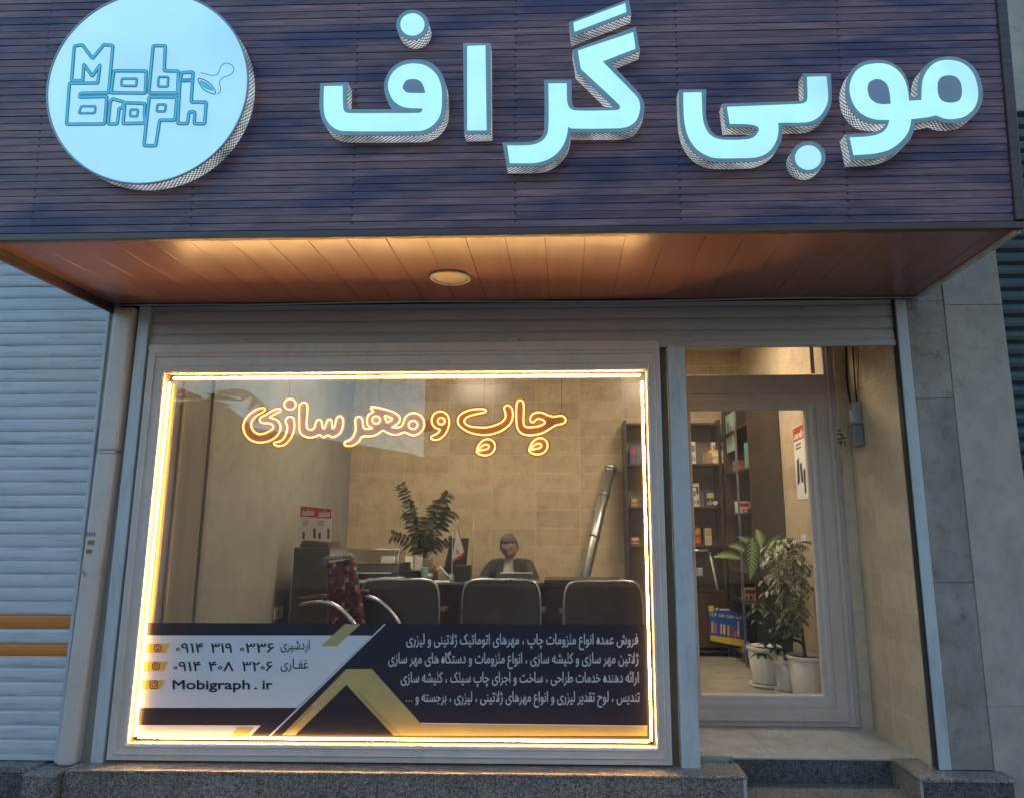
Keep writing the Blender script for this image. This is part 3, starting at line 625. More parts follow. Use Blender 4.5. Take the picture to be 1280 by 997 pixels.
# ---- printed vinyl on the glass
DY = GY-.002
def dput(d=0.0): return lambda px, py, l=0.0: Vector(at_y(px, py, DY-d-l))
dc = thing('window_decal', (-1,DY,.45), 'printed vinyl band with navy, white and gold shapes across the lower window', 'decal')
def dpoly(name, mt, polys, d, label=None):
    for q in polys: MB().fill([[dput(d)(*p) for p in q]]).build(name, M[mt], dc)
zt = at_y(500,779,DY)[2]
MB().box(IX0+.012, IX1-.012, DY-.0004, DY, IZ0+.004, zt).build('navy_band', M['vinyl_navy'], dc)
dpoly('white_panel', 'vinyl_white', [[(176,793.5),(465,793.7),(371,884),(166,884)],[(163,905.5),(326,906),(314,918.5),(161,918.5)]], .0008)
dpoly('white_line', 'vinyl_white', [[(480.2,779.5),(482.4,779.5),(339.3,918.5),(336.5,918.5)],[(526,902.7),(809,906.2),(809,907.4),(526.5,903.9)]], .0012)
dpoly('gold_chevron', 'vinyl_gold', [[(352.5,918),(433,835.5),(465,835.5),(526,903.7),(809,907.2),(809,919),(492,918.4),(433,855),(369,918)]], .0009)
dpoly('gold_stripe', 'vinyl_gold_d', [[(444.5,863),(447.5,863),(502,918.5),(492,918.4)],[(352.5,918),(389,880.5),(392,884),(358,918)]], .0014)
dpoly('gold_tab', 'vinyl_gold', [[(431,779.5),(450.7,779.5),(421,807),(401,807)],[(297,907.5),(318,907.5),(309,918.5),(289,918.5)]], .0012)
dpoly('icon_tab', 'vinyl_orange', [[(174,803.7),(212.5,803.7),(207.5,815.5),(174,815.5)],[(172,826.2),(210.5,826.2),(205,838.2),(171,838.2)],[(170,849.2),(207,849.2),(201.5,860.8),(169,860.8)]], .0012)
for cx_, cy_ in ((197,809.3),(195,832)):
    m = MB(); ribbon(m, circ(cx_,cy_,4.6,4.6,20), 1.1, dput(.0016), 0, True); ribbon(m, [(cx_-1.4,cy_-2.2),(cx_+1.4,cy_-2.2),(cx_+1.4,cy_+2.2),(cx_-1.4,cy_+2.2)], .9, dput(.0016), 0, True); m.build('icon', M['ink'], dc)
m = MB(); ribbon(m, rnd([(187.5,850.3),(196.5,850.3),(196.5,859.8),(187.5,859.8)], 2.5), 1.3, dput(.0016), 0, True); ribbon(m, circ(192,855,2.3,2.3,16), 1.1, dput(.0016), 0, True); m.fill([[dput(.0016)(*p) for p in circ(194.8,852.2,.7,.7,8)]])
m.build('icon', M['ink'], dc)
sput = lambda d: (lambda x, y, l=0.0: dput(d)(x, -y, l))          # y up
def txtpart(name, mt, *a):
    m = MB(); lettering(m, *a); m.build(name, M[mt], dc)
txtpart('dark_lettering', 'ink', shape('اردشیری'), sput(.0014), 350.8, 387, -811, 17, 0, 0, .3)
txtpart('dark_lettering', 'ink', shape('غفـاری'), sput(.0014), 350.8, 385, -835, 17, 0, 0, .3)
def spread(words, spans, yb, h, b=.5):
    for w_, (a_, e_) in zip(words, spans): txtpart('dark_lettering', 'ink', w_, sput(.0014), a_, e_, yb, h, 0, 0, b)
spread(['۰۹۱۴','۳۱۹','۰۳۳۶'], [(220,254),(264,290),(300,342.5)], -815, 17)
spread(['۰۹۱۴','۴۰۸','۳۲۰۶'], [(217,251),(261,292),(303,340.5)], -838, 17)
spread(['Mobigraph','.','ir'], [(216,312),(318.5,321),(328.5,340)], -860.5, 16, .9)
for txt, a_, e_, yb in (('فروش عمده انواع ملزومات چاپ ، مهرهای اتوماتیک ژلاتینی و لیزری',508,797.5,-804.6),('ژلاتین مهر سازی و کلیشه سازی ، انواع ملزومات و دستگاه های مهر سازی',485.5,797.8,-828.3),
                        ('ارائه دهنده خدمات طراحی ، ساخت و اجرای چاپ سیلک ، کلیشه سازی',501,798.3,-852.2),('تندیس ، لوح تقدیر لیزری و انواع مهرهای ژلاتینی ، لیزری ، برجسته و',519.5,799.5,-876.4)):
    txtpart('white_lettering', 'vinyl_white', shape(txt), sput(.0014), a_, e_, yb, 18.5, 0, 0, .35)
m = MB()
for i in range(3): m.fill([[dput(.0014)(*p) for p in circ(508+i*3.2,875.5,.8,.8,8)]])
m.build('white_lettering', M['vinyl_white'], dc)

# ---- neon lettering hung inside
NY = .105
ns = thing('neon_sign', at_y(505,570,NY), 'amber neon lettering sign glowing inside the top of the window', 'neon sign')
def nput(org, s, y=NY): return lambda x, y_=None: Vector(at_y(org[0]+x/s, org[1]+y_/s, y))
NA, NB, NC = ((296,486),9.143), ((420,486),8.533), ((560,486),8.0)
neon = [
 (NA,1,[(310,215),(250,225),(180,260),(110,325),(75,400),(75,450),(100,520),(160,580),(230,605),(300,607),(380,585),(450,540),(490,480),(500,420),(470,360),(420,335),(372,324,c),(450,277),(495,255),(500,232),(470,225),(420,240),(340,285),(275,320),(260,350),(280,380),(340,388),(390,395),(415,420),(410,450),(370,480),(310,505),(250,512),(200,485),(165,430),(165,380),(200,325),(260,285),(310,255),(322,232)]),
 (NA,1,[(555,360),(575,325),(610,315),(645,330),(655,370),(655,450),(635,520),(600,580),(550,630),(490,650),(440,640),(425,615),(445,605),(500,590),(545,545),(570,480),(575,420)]),
 (NA,1,circ(607,175,66,60,16)),
 (NA,1,[(715,200),(735,165),(770,152),(800,170),(808,215),(797,400),(810,450),(850,462),(885,440),(900,385),(925,350),(960,355),(975,400),(985,445),(1005,440),(1020,390),(1050,345),(1080,355),(1090,400),(1095,445),(1115,430),(1130,365),(1150,320),(1185,310),(1212,340),(1215,390),(1200,460),(1170,510),(1120,540),(1080,545),(1040,525),(990,548),(940,520),(900,540),(850,552),(790,545),(740,515),(715,460),(712,350)]),
 (NB,1,[(205,330),(220,300),(250,295),(280,320),(290,390),(310,420),(390,415,c),(340,385),(330,330),(345,275),(400,240,c),(370,205),(385,190),(480,205),(600,240),(660,275),(682,315),(665,360),(595,405,c),(690,400),(715,360),(740,300),(780,265),(840,255),(900,280),(935,330),(940,390),(910,450),(860,485),(810,490),(730,460),(650,485),(590,480),(540,460),(500,440),(440,480),(380,500),(280,505),(250,545),(200,590),(140,605),(95,595),(90,570),(110,555),(160,530),(195,480),(210,420)]),
 (NB,0,circ(428,328,42,40,14)), (NB,0,[(520,285),(560,295),(597,312),(590,330),(545,350),(530,320)]), (NB,0,circ(822,380,48,44,14)),
 (NB,1,[(1112,432,c),(1060,410),(1025,365),(1022,310),(1050,260),(1100,238),(1150,245),(1190,280),(1208,340),(1200,400),(1170,470),(1120,520),(1070,540),(1020,530),(1015,505),(1040,490),(1080,470)]), (NB,0,circ(1122,340,38,36,12)),
 (NC,1,[(685,160),(700,120),(725,112),(750,130),(758,180),(755,330),(770,370),(810,380),(900,370),(960,345),(968,325),(940,305),(900,295),(875,310),(855,330),(830,325),(822,290),(840,255),(880,235),(940,235),(1000,260),(1060,275),(1130,265),(1165,280),(1178,310),(1165,335),(1130,350),(1080,360),(1020,395),(950,435),(870,455),(790,458),(735,440),(700,400),(685,340)]),
 (NC,1,[(382,218),(365,232),(280,250),(200,275),(165,305),(170,340),(220,370),(300,380),(390,380),(470,360),(540,325),(575,280),(572,230),(560,190),(580,165),(610,165),(640,200),(648,260),(630,330),(580,385),(500,430),(400,455),(300,452),(200,425),(120,370),(97,320),(110,270),(160,230),(240,205),(320,198),(370,203)]),
 (NC,1,[(285,628,c),(300,570),(340,520),(390,498),(440,510),(468,550),(465,600),(430,645),(370,662),(315,650)]), (NC,0,[(290,616,c),(330,575),(370,553),(405,560),(402,590),(360,605)]),
 (NC,1,[(810,618,c),(825,560),(865,510),(915,488),(965,500),(993,540),(990,590),(955,635),(895,652),(840,640)]), (NC,0,[(815,606,c),(855,565),(895,543),(930,550),(927,580),(885,595)])]
mt_, mb_ = MB(), MB()
for i, ((org, s), big, pts) in enumerate(neon):
    sp = smooth_path(pts, True, 6); f = nput(org, s)
    mt_.tube([f(*p) for p in sp], .0052, 8, True)
    if big:
        fb_ = nput(org, s, NY+.012+i*.0004); mb_.fill([[fb_(*p) for p in sp]]); ribbon(mb_, sp, 6.2*s, nput(org, s, NY+.0124+i*.0004), 0, True)
fb_ = nput(NB[0], NB[1], NY+.02); mb_.fill([[fb_(*p) for p in ((920,330),(1040,320),(1040,440),(920,460))]])
mb_.build('acrylic_backing', M['acrylic'], ns); mt_.build('neon_tube', M['neon'], ns, True)
for px, py in ((361,498),(474,503),(605,508),(702,516)):
    a_ = Vector(at_y(px, py, NY+.01)); MB().tube([a_, (a_.x, a_.y+.05, 3.64)], .0012, 5).build('hanging_wire', M['wire'], ns)

# ============================================================ our roller shutter, its guides and the pillars
rs = thing('roller_shutter', (-.25,.03,2.725), 'grey roller shutter rolled up above the window with its lowest slats showing', 'roller shutter')
JR = random.Random(4)
def slats(x0, x1, z0, z1, y, pitch, name, mt, parent, curve=.0045):
    m = MB(); z = z0
    while z < z1-.001:
        h = min(pitch, z1-z); P = []; prof = [(0,.004),(.004,-.0),(.02,-curve*.8),(pitch*.5,-curve),(pitch-.016,-curve*.7),(pitch-.007,.001),(pitch-.0045,.009),(pitch-.001,.009)]
        prof = [(min(a_, h), b_) for a_, b_ in prof]
        ja, jb = JR.uniform(-.0012,.0012), JR.uniform(-.0012,.0012)
        for a_, b_ in prof: P += [(x0, y+b_+ja, z+a_), (x1, y+b_+jb, z+a_)]
        m.add(P, [(i*2,i*2+1,i*2+3,i*2+2) for i in range(len(prof)-1)]); z += pitch
    m.box(x0, x1, y+.006, y+.012, z0, z1); return m.build(name, M[mt], parent)
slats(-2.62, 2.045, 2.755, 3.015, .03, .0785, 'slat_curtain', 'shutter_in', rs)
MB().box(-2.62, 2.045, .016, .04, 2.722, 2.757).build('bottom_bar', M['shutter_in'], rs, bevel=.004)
p = at_y(641.5,427,.02); MB().box(p[0]-.036, p[0]+.036, .006, .0235, p[2]-.016, p[2]+.026).build('lock_plate', M['shutter_in'], rs, bevel=.004)
def rail(x0, x1, z0, z1, groove=0):
    m = MB(); m.box(x0, x1, .0, .055, z0, z1)
    return m.build('guide_rail', M['alu_blue'], rs, bevel=.004)
rail(-2.69, -2.618, .318, 3.01); rail(2.043, 2.108, .326, 3.01); rail(.640, .744, .322, 2.72)
MB().box(2.0305, 2.042, .012, .05, .33, 3.01).build('guide_slot', M['dark_gap'], rs); MB().box(-2.6175, -2.6025, .03, .06, .335, 2.72).build('guide_slot', M['dark_gap'], rs)
m = MB(); m.box(.592, .638, .06, .1, .326, 2.74); m.build('recess_strip', M['brown_gap'], rs)  # brown strip stands in for the dark recess between window frame and post
MB().box(-2.9, 2.2, .06, .1, 3.0, 3.1).build('shutter_housing', M['dark_gap'], rs)

pl = thing('metal_pillar', (-2.8,.0,.3), 'pale sheet metal pillar between the two shutters with small worn stickers', 'pillar')
m = MB()
def slant(xa0, xa1, xb0, xb1, y0, y1, z0, z1, mb):   # a at bottom, b at top
    mb.hexa([(xa0,y0,z0),(xa1,y0,z0),(xa1,y1,z0),(xa0,y1,z0)], [(xb0,y0,z1),(xb1,y0,z1),(xb1,y1,z1),(xb0,y1,z1)])
SP = 1.02+1.0
slant(-2.872, -2.765, -2.845, -2.722, -.03, .06, .31, 2.085, m); slant(-2.845, -2.722, -2.838, -2.703, -.029, .06, 2.087, 3.0, m); m.build('sheet_cladding', M['alu'], pl, bevel=.022, bseg=4)
m = MB(); m.box(-2.775, -2.69, .035, .06, .31, 3.0); m.build('recess_plate', M['plaster'], pl)
m = MB(); q = at_y(150,576,-.03); m.box(-2.83, -2.72, -.036, -.0315, 2.077, 2.089); m.build('seam_strap', M['alu'], pl)
m = MB()
for px, py, w_, h_ in ((113.5,677.5,9,6),(111,688.5,8,5.5)):
    q = at_y(px, py, -.0325); m.box(q[0]-w_*.0023, q[0]+w_*.0023, -.0325, -.0305, q[2]-h_*.0022, q[2]+h_*.0022)
m.build('sticker', mat('worn_amber_sticker', (.32,.17,.04), .6, 0, .4, 40), pl)
m = MB(); 
for i, (px, py) in enumerate(((109,667),(112,667),(115,667.5),(118,667),(104,714),(106,718))):
    q = at_y(px, py, -.0325); m.box(q[0]-.004, q[0]+.004, -.0322, -.0306, q[2]-.011, q[2]+.011)
m.build('stencil_mark', M['grey_pl'], pl)

ls_ = thing('roller_shutter', (-4,.04,.31), 'closed pale blue grey roller shutter with two orange slats left of the shop', 'roller shutter')
P0 = .0785; zz = .355
def zpx(py): return at_y(40, py, .04)[2]
ob = (zpx(819.5), zpx(803.5), zpx(785.5), zpx(767.5))
slats(-6.5, -2.898, zz, ob[0], .04, P0, 'slat_curtain', 'shutter', ls_)
slats(-6.5, -2.898, ob[0], ob[1], .04, ob[1]-ob[0], 'orange_slat', 'orange', ls_); slats(-6.5, -2.898, ob[1], ob[2], .04, ob[2]-ob[1], 'plain_slat', 'shutter', ls_); slats(-6.5, -2.898, ob[2], ob[3], .04, ob[3]-ob[2], 'orange_slat', 'orange', ls_)
slats(-6.5, -2.898, ob[3], 3.6, .04, P0, 'slat_curtain', 'shutter', ls_)
MB().box(-6.5, -2.9, .022, .05, .325, .356).build('bottom_bar', M['shutter'], ls_, bevel=.004)
m = MB(); m.box(-2.896, -2.874, -.004, .05, .32, 3.2); m.box(-2.874, -2.845, .012, .05, .32, 3.2); m.build('guide_rail', M['alu_blue'], ls_, bevel=.004)

sp_ = thing('stone_pillar', (2.22,.0,.325), 'dark grey stone clad pillar strip right of the entrance rail', 'pillar')
zs = [.326, 1.32, 2.39, 2.995, 3.6]; xb = 2.338
for i in range(4):
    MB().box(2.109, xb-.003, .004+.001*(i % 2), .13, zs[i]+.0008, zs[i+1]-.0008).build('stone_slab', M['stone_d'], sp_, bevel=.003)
MB().box(2.109, xb-.003, .02, .12, .326, 3.55).build('mortar', M['joint'], sp_)
sq_ = thing('stone_pillar', (2.51,.0,0), 'pale grey textured stone pillar at the far right of the front', 'pillar')
zs = [.0, 1.12, 2.96, 4.2]
zs = [.0, at_y(1240,883,.0)[2], at_y(1210,381,.0)[2]-.0, 4.3]
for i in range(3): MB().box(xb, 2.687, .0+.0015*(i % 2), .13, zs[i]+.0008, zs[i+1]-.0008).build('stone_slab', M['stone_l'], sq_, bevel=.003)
MB().box(xb+.004, 2.68, .015, .12, .0, 4.25).build('mortar', M['joint'], sq_)
rsn = thing('roller_shutter', (4,.06,0), 'dark teal ribbed shutter at the right edge of the photo', 'roller shutter')
slats(2.69, 6.5, .02, 4.3, .07, .085, 'slat_curtain', 'teal_shutter', rsn, .02)

# ---- granite plinths, sill and entrance step
pt = thing('granite_plinth', (-1,-.1,0), 'long speckled granite plinth with a sill slab under the display window', 'plinth')
m = MB()
xs = [-2.715, -2.28, -1.66, -1.02, -.38, .22, .62, .958]
for a_, b_ in zip(xs, xs[1:]): m.box(a_+.001, b_-.001, -.118, -.06, .0, .3115)
m.build('granite_face', M['granite'], pt, bevel=.0015, bseg=1)
MB().box(-2.72, .968, -.128, .084, .3125, .3255).build('sill_slab', M['granite_top'], pt, bevel=.003)
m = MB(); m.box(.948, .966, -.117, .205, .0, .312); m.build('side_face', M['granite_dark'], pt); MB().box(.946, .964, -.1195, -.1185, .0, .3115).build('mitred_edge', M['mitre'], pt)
m = MB(); m.box(-2.6, .945, -.058, .08, .0, .31); m.build('core', M['joint'], pt)
pb = thing('granite_plinth', (2.12,-.1,0), 'short granite block under the rail right of the entrance step', 'plinth')
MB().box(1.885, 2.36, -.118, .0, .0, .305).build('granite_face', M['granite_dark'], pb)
MB().box(1.875, 2.372, -.132, .0035, .306, .3245).build('top_slab', M['granite_top'], pb, bevel=.003)
MB().box(1.872, 1.884, -.117, .205, .0, .3).build('side_face', M['granite'], pb); MB().box(1.876, 2.029, .004, .208, .306, .3245).build('return_slab', M['granite_top'], pb, bevel=.002); MB().box(1.873, 1.888, -.1195, -.1185, .0, .305).build('mitred_edge', M['mitre'], pb)
pc = thing('granite_plinth', (-2.82,-.1,0), 'small granite block under the metal pillar at left', 'plinth')
MB().box(-2.955, -2.775, -.15, .06, 0, .292).build('granite_face', M['granite'], pc, bevel=.002)
MB().box(-2.962, -2.77, -.155, .06, .293, .309).build('top_slab', M['granite_top'], pc, bevel=.003)
MB().box(-2.774, -2.722, -.09, .06, 0, .306).build('filler_block', M['granite_top'], pc)
pd = thing('granite_plinth', (-4,-.1,0), 'granite base running below the closed left shutter', 'plinth')
MB().box(-6.5, -2.957, -.05, .08, 0, .285).build('granite_face', M['granite_dark'], pd); MB().box(-6.5, -2.957, -.06, .08, .286, .322).build('top_slab', M['granite'], pd, bevel=.003)
es_ = thing('entrance_step', (1.42,.1,0), 'granite entrance step below the glass door', 'step')
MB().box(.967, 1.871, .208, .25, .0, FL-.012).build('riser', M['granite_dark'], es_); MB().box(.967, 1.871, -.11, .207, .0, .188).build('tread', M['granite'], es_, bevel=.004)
MB().box(.967, 1.875, .199, .215, FL-.012, FL+.0005).build('nosing', M['mitre'], es_, bevel=.002)
tag(MB().box(.705, RX-.001, .2155, .834, .25, FL+.0002).build('entrance_floor', M['floor_out']), 'cream tiled floor of the entrance recess', None, None, 'structure')
random.seed(3)
rb = MB()
for i in range(40): 
    x, y = random.uniform(-2.77,-2.7), random.uniform(-.06,.03); s = random.uniform(.003,.009); rb.ball((x,y,.3095+s*.6), (s,s,s*.7), 6, 4)
tag(origin(rb.build('rubble', M['mitre']), (-2.73,0,.31)), 'pale crumbs of mortar at the foot of the metal pillar', 'rubble', None, 'stuff')

# ============================================================ entrance: door, side glazing, switch box
dr = thing('glass_door', (1.4,.87,FL), 'white framed glass entrance door with a transom light above', 'door')
Y0 = .85
PD = [(0,.05),(0,0),(.5,0),(.58,-.006),(.72,-.006),(.8,.004),(.95,.004),(1,.012),(1,.05)]
sh = lambda pr, d: [(t_, y_+d) for t_, y_ in pr]
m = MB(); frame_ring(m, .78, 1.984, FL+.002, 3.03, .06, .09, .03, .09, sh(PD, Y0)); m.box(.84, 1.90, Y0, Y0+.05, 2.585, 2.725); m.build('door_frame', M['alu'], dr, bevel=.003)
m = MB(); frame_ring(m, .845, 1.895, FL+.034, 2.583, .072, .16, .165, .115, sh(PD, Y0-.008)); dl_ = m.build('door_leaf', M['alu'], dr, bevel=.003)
MB().box(.91, 1.74, Y0+.02, Y0+.026, FL+.19, 2.475).build('glass_pane', M['glass'], dl_)
MB().box(.84, 1.90, Y0+.025, Y0+.031, 2.725, 2.945).build('transom_pane', M['glass'], dr)
MB().box(1.80, 1.828, Y0-.012, Y0-.002, 2.73, 2.94).build('transom_bead', M['alu'], dr, bevel=.002)
m = MB(); q = at_y(866,688,Y0-.03); m.tube([(.878,Y0-.008,q[2]-.0),(.878,Y0-.05,q[2]),(.99,Y0-.055,q[2]+.003)], .009, 8); m.box(.862,.893,Y0-.016,Y0-.008,q[2]-.12,q[2]+.05); m.build('handle', M['chrome'], dl_, True)
q = at_y(874,714,Y0); m = MB(); m.box(q[0]-.012, q[0]+.03, Y0+.028, Y0+.05, q[2]-.03, q[2]+.025); m.build('lock', M['white_pl'], dl_, bevel=.003)
sg = thing('side_glazing', (.72,.45,FL), 'white framed glazed side panel behind the guide post', 'partition')
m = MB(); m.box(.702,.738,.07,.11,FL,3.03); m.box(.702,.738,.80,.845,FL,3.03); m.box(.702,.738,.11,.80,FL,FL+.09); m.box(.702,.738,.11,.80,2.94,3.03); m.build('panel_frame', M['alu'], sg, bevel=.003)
MB().box(.717,.723,.11,.80,FL+.09,2.94).build('glass_pane', M['glass'], sg)
bx = thing('switch_box', (RX,.62,2.17), 'grey electrical switch box fixed to the tiled entrance wall with black cables', 'switch box')
yb_, zb_ = .62, 2.285
m = MB(); m.box(RX-.075, RX-.001, yb_-.06, yb_+.05, zb_-.115, zb_+.035); m.build('casing', M['grey_pl'], bx, bevel=.014, bseg=3)
m = MB(); m.box(RX-.06, RX-.001, yb_-.045, yb_+.03, zb_+.038, zb_+.19); m.build('cover', mat('pale_grey_plastic', (.34,.34,.34), .45), bx, bevel=.008)
m = MB(); m.box(RX-.062, RX-.059, yb_-.03, yb_+.015, zb_+.06, zb_+.14); m.build('terminal_strip', M['white_pl'], bx)
def cable(pts, r, nm='cable', mt='wire'):
    sp = smooth_path([(p[1],p[2]) for p in pts], False, 8); MB().tube([(RX-.012,a_[0],a_[1]) for a_ in sp], r, 6).build(nm, M[mt], bx, True)
cable([(0,yb_+.09,3.03),(0,yb_+.13,2.65),(0,yb_+.1,zb_+.2),(0,yb_+.03,zb_+.06)], .007); cable([(0,yb_-.02,3.03),(0,yb_+.005,2.6),(0,yb_+.0,zb_+.2)], .006)
cable([(0,yb_-.085,3.03),(0,yb_-.05,2.7),(0,yb_-.03,zb_+.26)], .003, 'thin_wire', 'red'); cable([(0,yb_-.11,3.03),(0,yb_-.075,2.7),(0,yb_-.04,zb_+.26)], .0025, 'thin_wire', 'walnut')
m = MB()
for pts in ([(1047,538),(1051,536)],[(1046,543),(1050,541),(1054,545)],[(1046,548.5),(1057,546.5)],[(1047,554),(1052,551),(1051,557)],[(1055,551),(1057,557)]):
    ribbon(m, pts, 1.5, lambda x, y: Vector(at_y(x, y, .7985)))
m.build('handwriting', M['ink'], WR)
# ============================================================ inside the shop
def lampf(x, y, lab):
    t = thing('ceiling_lamp', (x,y,3.65), lab, 'ceiling lamp', 'ceiling lamps inside the shop')
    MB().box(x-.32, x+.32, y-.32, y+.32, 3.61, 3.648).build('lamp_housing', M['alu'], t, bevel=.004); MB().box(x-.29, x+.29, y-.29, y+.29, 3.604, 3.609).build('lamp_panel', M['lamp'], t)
lampf(-1.2, 2.0, 'square ceiling lamp over the desk side of the shop'); lampf(1.15, 2.0, 'square ceiling lamp over the door side of the shop')

dk = thing('office_desk', (-1.4,2.6,FL), 'long dark office desk with a pale edge carrying the printer and plant', 'desk')
TZ = 1.17
poly = smooth_path([(-2.3,2.3,c),(-1.05,2.3),(-.86,2.22),(-.74,2.08),(-.66,2.0,c),(-.1,2.0,c),(-.1,2.36,c),(-.6,2.5),(-.72,2.7),(-.76,3.0,c),(-2.3,3.0,c)])
m = MB(); m.prism([(p[0],p[1],TZ-.035) for p in poly], (0,0,.035)); m.build('desk_top', M['desk_top'], dk)
m = MB(); pe = [p for p in poly]; n = len(pe)
ed = [(p[0],p[1]-.004,TZ-.02) for p in poly if p[1] < 2.31 and p[0] < -.1]; m.tube(ed, .02, 6); m.build('desk_edge', M['steel'], dk, True)
m = MB(); m.box(-2.25, -.95, 2.36, 2.39, FL, TZ-.036); m.box(-.66, -.14, 2.06, 2.09, FL, TZ-.036); m.build('modesty_panel', M['walnut'], dk)
for x_ in (-2.26, -.98): MB().box(x_, x_+.03, 2.4, 2.96, FL, TZ-.036).build('side_panel', M['walnut'], dk)
# conference chairs, backs to the window
def chair():
    t = thing('visitor_chair', (0,0,0), '', 'chair', 'visitor chairs with chrome frames')
    W, H0, H1 = .305, .42, .9
    def rr(w, h0, h1, r): return smooth_path([(-w,h0,c),(w,h0,c),(w,h1-r),(w-r*.3,h1-r*.3),(w-r,h1),(-w+r,h1),(-w+r*.3,h1-r*.3),(-w,h1-r)])
    m = MB(); L = rr(W-.012, H0, H1-.008, .09); m.prism([(p[0],-.02,p[1]) for p in L], (0,.05,0)); m.build('backrest', M['leather'], t, bevel=.012)
    m = MB(); path = smooth_path([(-W,.3),(-W,.75),(-W+.03,H1-.03),(-W+.1,H1),(0,H1+.002),(W-.1,H1),(W-.03,H1-.03),(W,.75),(W,.3)], False)
    m.tube([(p[0],-.004,p[1]) for p in path], .0125, 8); m.build('chrome_frame', M['chrome'], t, True)
    m = MB(); m.box(-.28,.28,.03,.5,.40,.47); m.build('seat', M['leather'], t, bevel=.03, bseg=3)
    for s_ in (-1,1):
        m = MB(); m.tube([(s_*W,0,.3),(s_*W,0,.03),(s_*W,.02,.012),(s_*W,.5,.012)], .0125, 8); m.build('leg', M['chrome'], t, True)
        m = MB(); m.box(s_*W-.03,s_*W+.03,.05,.42,.63,.66); m.build('armrest', M['leather'], t, bevel=.01)
    return t
ch = chair(); ch.location = (-1.30,1.5,FL); ch.rotation_euler.z = .03; ch['label'] = 'dark chrome framed chair with its back to the window, in front of the printer'
dup(ch, (-.5,1.5,FL), 'dark chrome framed chair with its back to the window, in front of the man', None, -.035)
c3 = dup(ch, (.30,1.5,FL-.01), 'chrome framed chair nearest the right light strip, in front of the brown cabinet', None, .05)
cb_ = thing('low_cabinet', (.15,2.3,FL), 'plain brown low cabinet behind the right hand chair', 'cabinet')
MB().box(-.165,.49,2.0,2.4,FL,1.17).build('cabinet_body', M['walnut'], cb_, bevel=.003); MB().box(-.175,.5,1.985,2.41,1.171,1.196).build('cabinet_top', M['walnut_d'], cb_, bevel=.003)
# carpet armchair
ac = thing('carpet_armchair', (-1.66,1.35,FL), 'armchair covered in red patterned carpet with curved chrome arms', 'armchair')
X, Y = -1.62, 1.35
m = MB(); m.hexa([(X-.18,Y-.02,.80),(X+.13,Y-.13,.80),(X+.15,Y-.07,.80),(X-.16,Y+.04,.80)], [(X-.24,Y+.03,1.36),(X-.02,Y-.06,1.40),(X,Y+.0,1.40),(X-.22,Y+.09,1.36)])
m.build('backrest', M['carpet'], ac, bevel=.015)
m = MB(); m.hexa([(X-.2,Y-.28,.72),(X+.34,Y-.34,.70),(X+.4,Y+.1,.70),(X-.1,Y+.12,.72)], [(X-.2,Y-.28,.80),(X+.34,Y-.34,.79),(X+.4,Y+.1,.79),(X-.1,Y+.12,.80)]); m.build('seat', M['carpet'], ac, bevel=.02)
m = MB(); m.tube([(X-.25,Y+.02,1.355),(X-.24,Y+.0,1.395),(X-.02,Y-.08,1.42),(X+.0,Y-.06,1.40)], .018, 8); m.build('headrest_pad', M['grey_pl'], ac, True)
for dy, dx in ((-.34,-.1),(.06,.1)):
    m = MB(); m.tube([(X+dx-.2+.52*s_,Y+dy-.05*s_,1.09+.06*math.sin(s_*2.2)-.34*s_**2.6) for s_ in np.linspace(0,1,14)], .017, 8); m.tube([(X+dx+.32,Y+dy-.05,.76+.03),(X+dx+.4,Y+dy-.05,.5),(X+dx+.36,Y+dy-.05,FL+.02)], .017, 8); m.build('chrome_arm', M['chrome'], ac, True)
    m = MB(); m.tube([(X+dx-.2+.2*s_,Y+dy-.02*s_,1.115+.03*math.sin(s_*1.2)) for s_ in np.linspace(0,1,6)], .022, 8); m.build('arm_pad', M['walnut'], ac, True)
m = MB(); m.box(X-.2,X+.36,Y-.32,Y+.1,FL,FL+.04); m.box(X+.05,X+.12,Y-.14,Y-.07,FL+.04,.72); m.build('base', M['black'], ac)
tc_ = thing('tall_cabinet', (-2.18,2.0,FL), 'tall dark brown cabinet behind the carpet armchair with a poster on top', 'cabinet')
MB().box(-2.31,-2.0,1.86,2.2,FL,1.47).build('cabinet_body', M['leather2'], tc_, bevel=.01); MB().hexa([(-2.27,1.87,1.471),(-2.01,1.87,1.471),(-2.01,2.18,1.471),(-2.27,2.18,1.471)], [(-2.25,1.88,1.53),(-2.02,1.88,1.515),(-2.02,2.16,1.515),(-2.25,2.16,1.53)]).build('cabinet_top', M['walnut'], tc_, bevel=.01)
def poster(name, label, put, w, h, mats_, parent=None):
    pass
ps = thing('poster_card', (-2.12,1.95,1.53), 'red and white printed card standing on the tall brown cabinet', 'poster')
PY = 1.95
pp = lambda px, py, l=0.0: Vector(at_y(px, py, PY-l))
def quad(mb, put, x0, y0, x1, y1, l, m_=0): mb.fill([[put(x0,y0,l),put(x1,y0,l),put(x1,y1,l),put(x0,y1,l)]], m_)
m = MB(); m.prism([pp(375.5,631.5),pp(415,635.5),pp(413,680),pp(373,680)], (0,.006,0)); m.build('card', M['paper'], ps)
m = MB(); m.fill([[pp(376,632,.001),pp(414.6,635.8,.001),pp(414.2,647.8,.001),pp(375.4,645,.001)]]); rh_ = m.build('red_header', M['red'], ps)
pu = lambda x, y, l=0.0: pp(x, -y, .002+l)
for a_, e_, b_ in ((378,392,-643.5),(398,412,-645.5)):
    m = MB(); lettering(m, 'nobos', pu, a_, e_, b_, 12, 0, .15, .5); m.build('header_lettering', M['paper'], rh_)
for x_, y_, h_ in ((378,664,9),(391.5,660,12),(398,665,8),(409,660,13)): m = MB(); quad(m, pp, x_, y_, x_+3, y_+h_, .0015); m.build('printed_figure', M['dred'], ps)
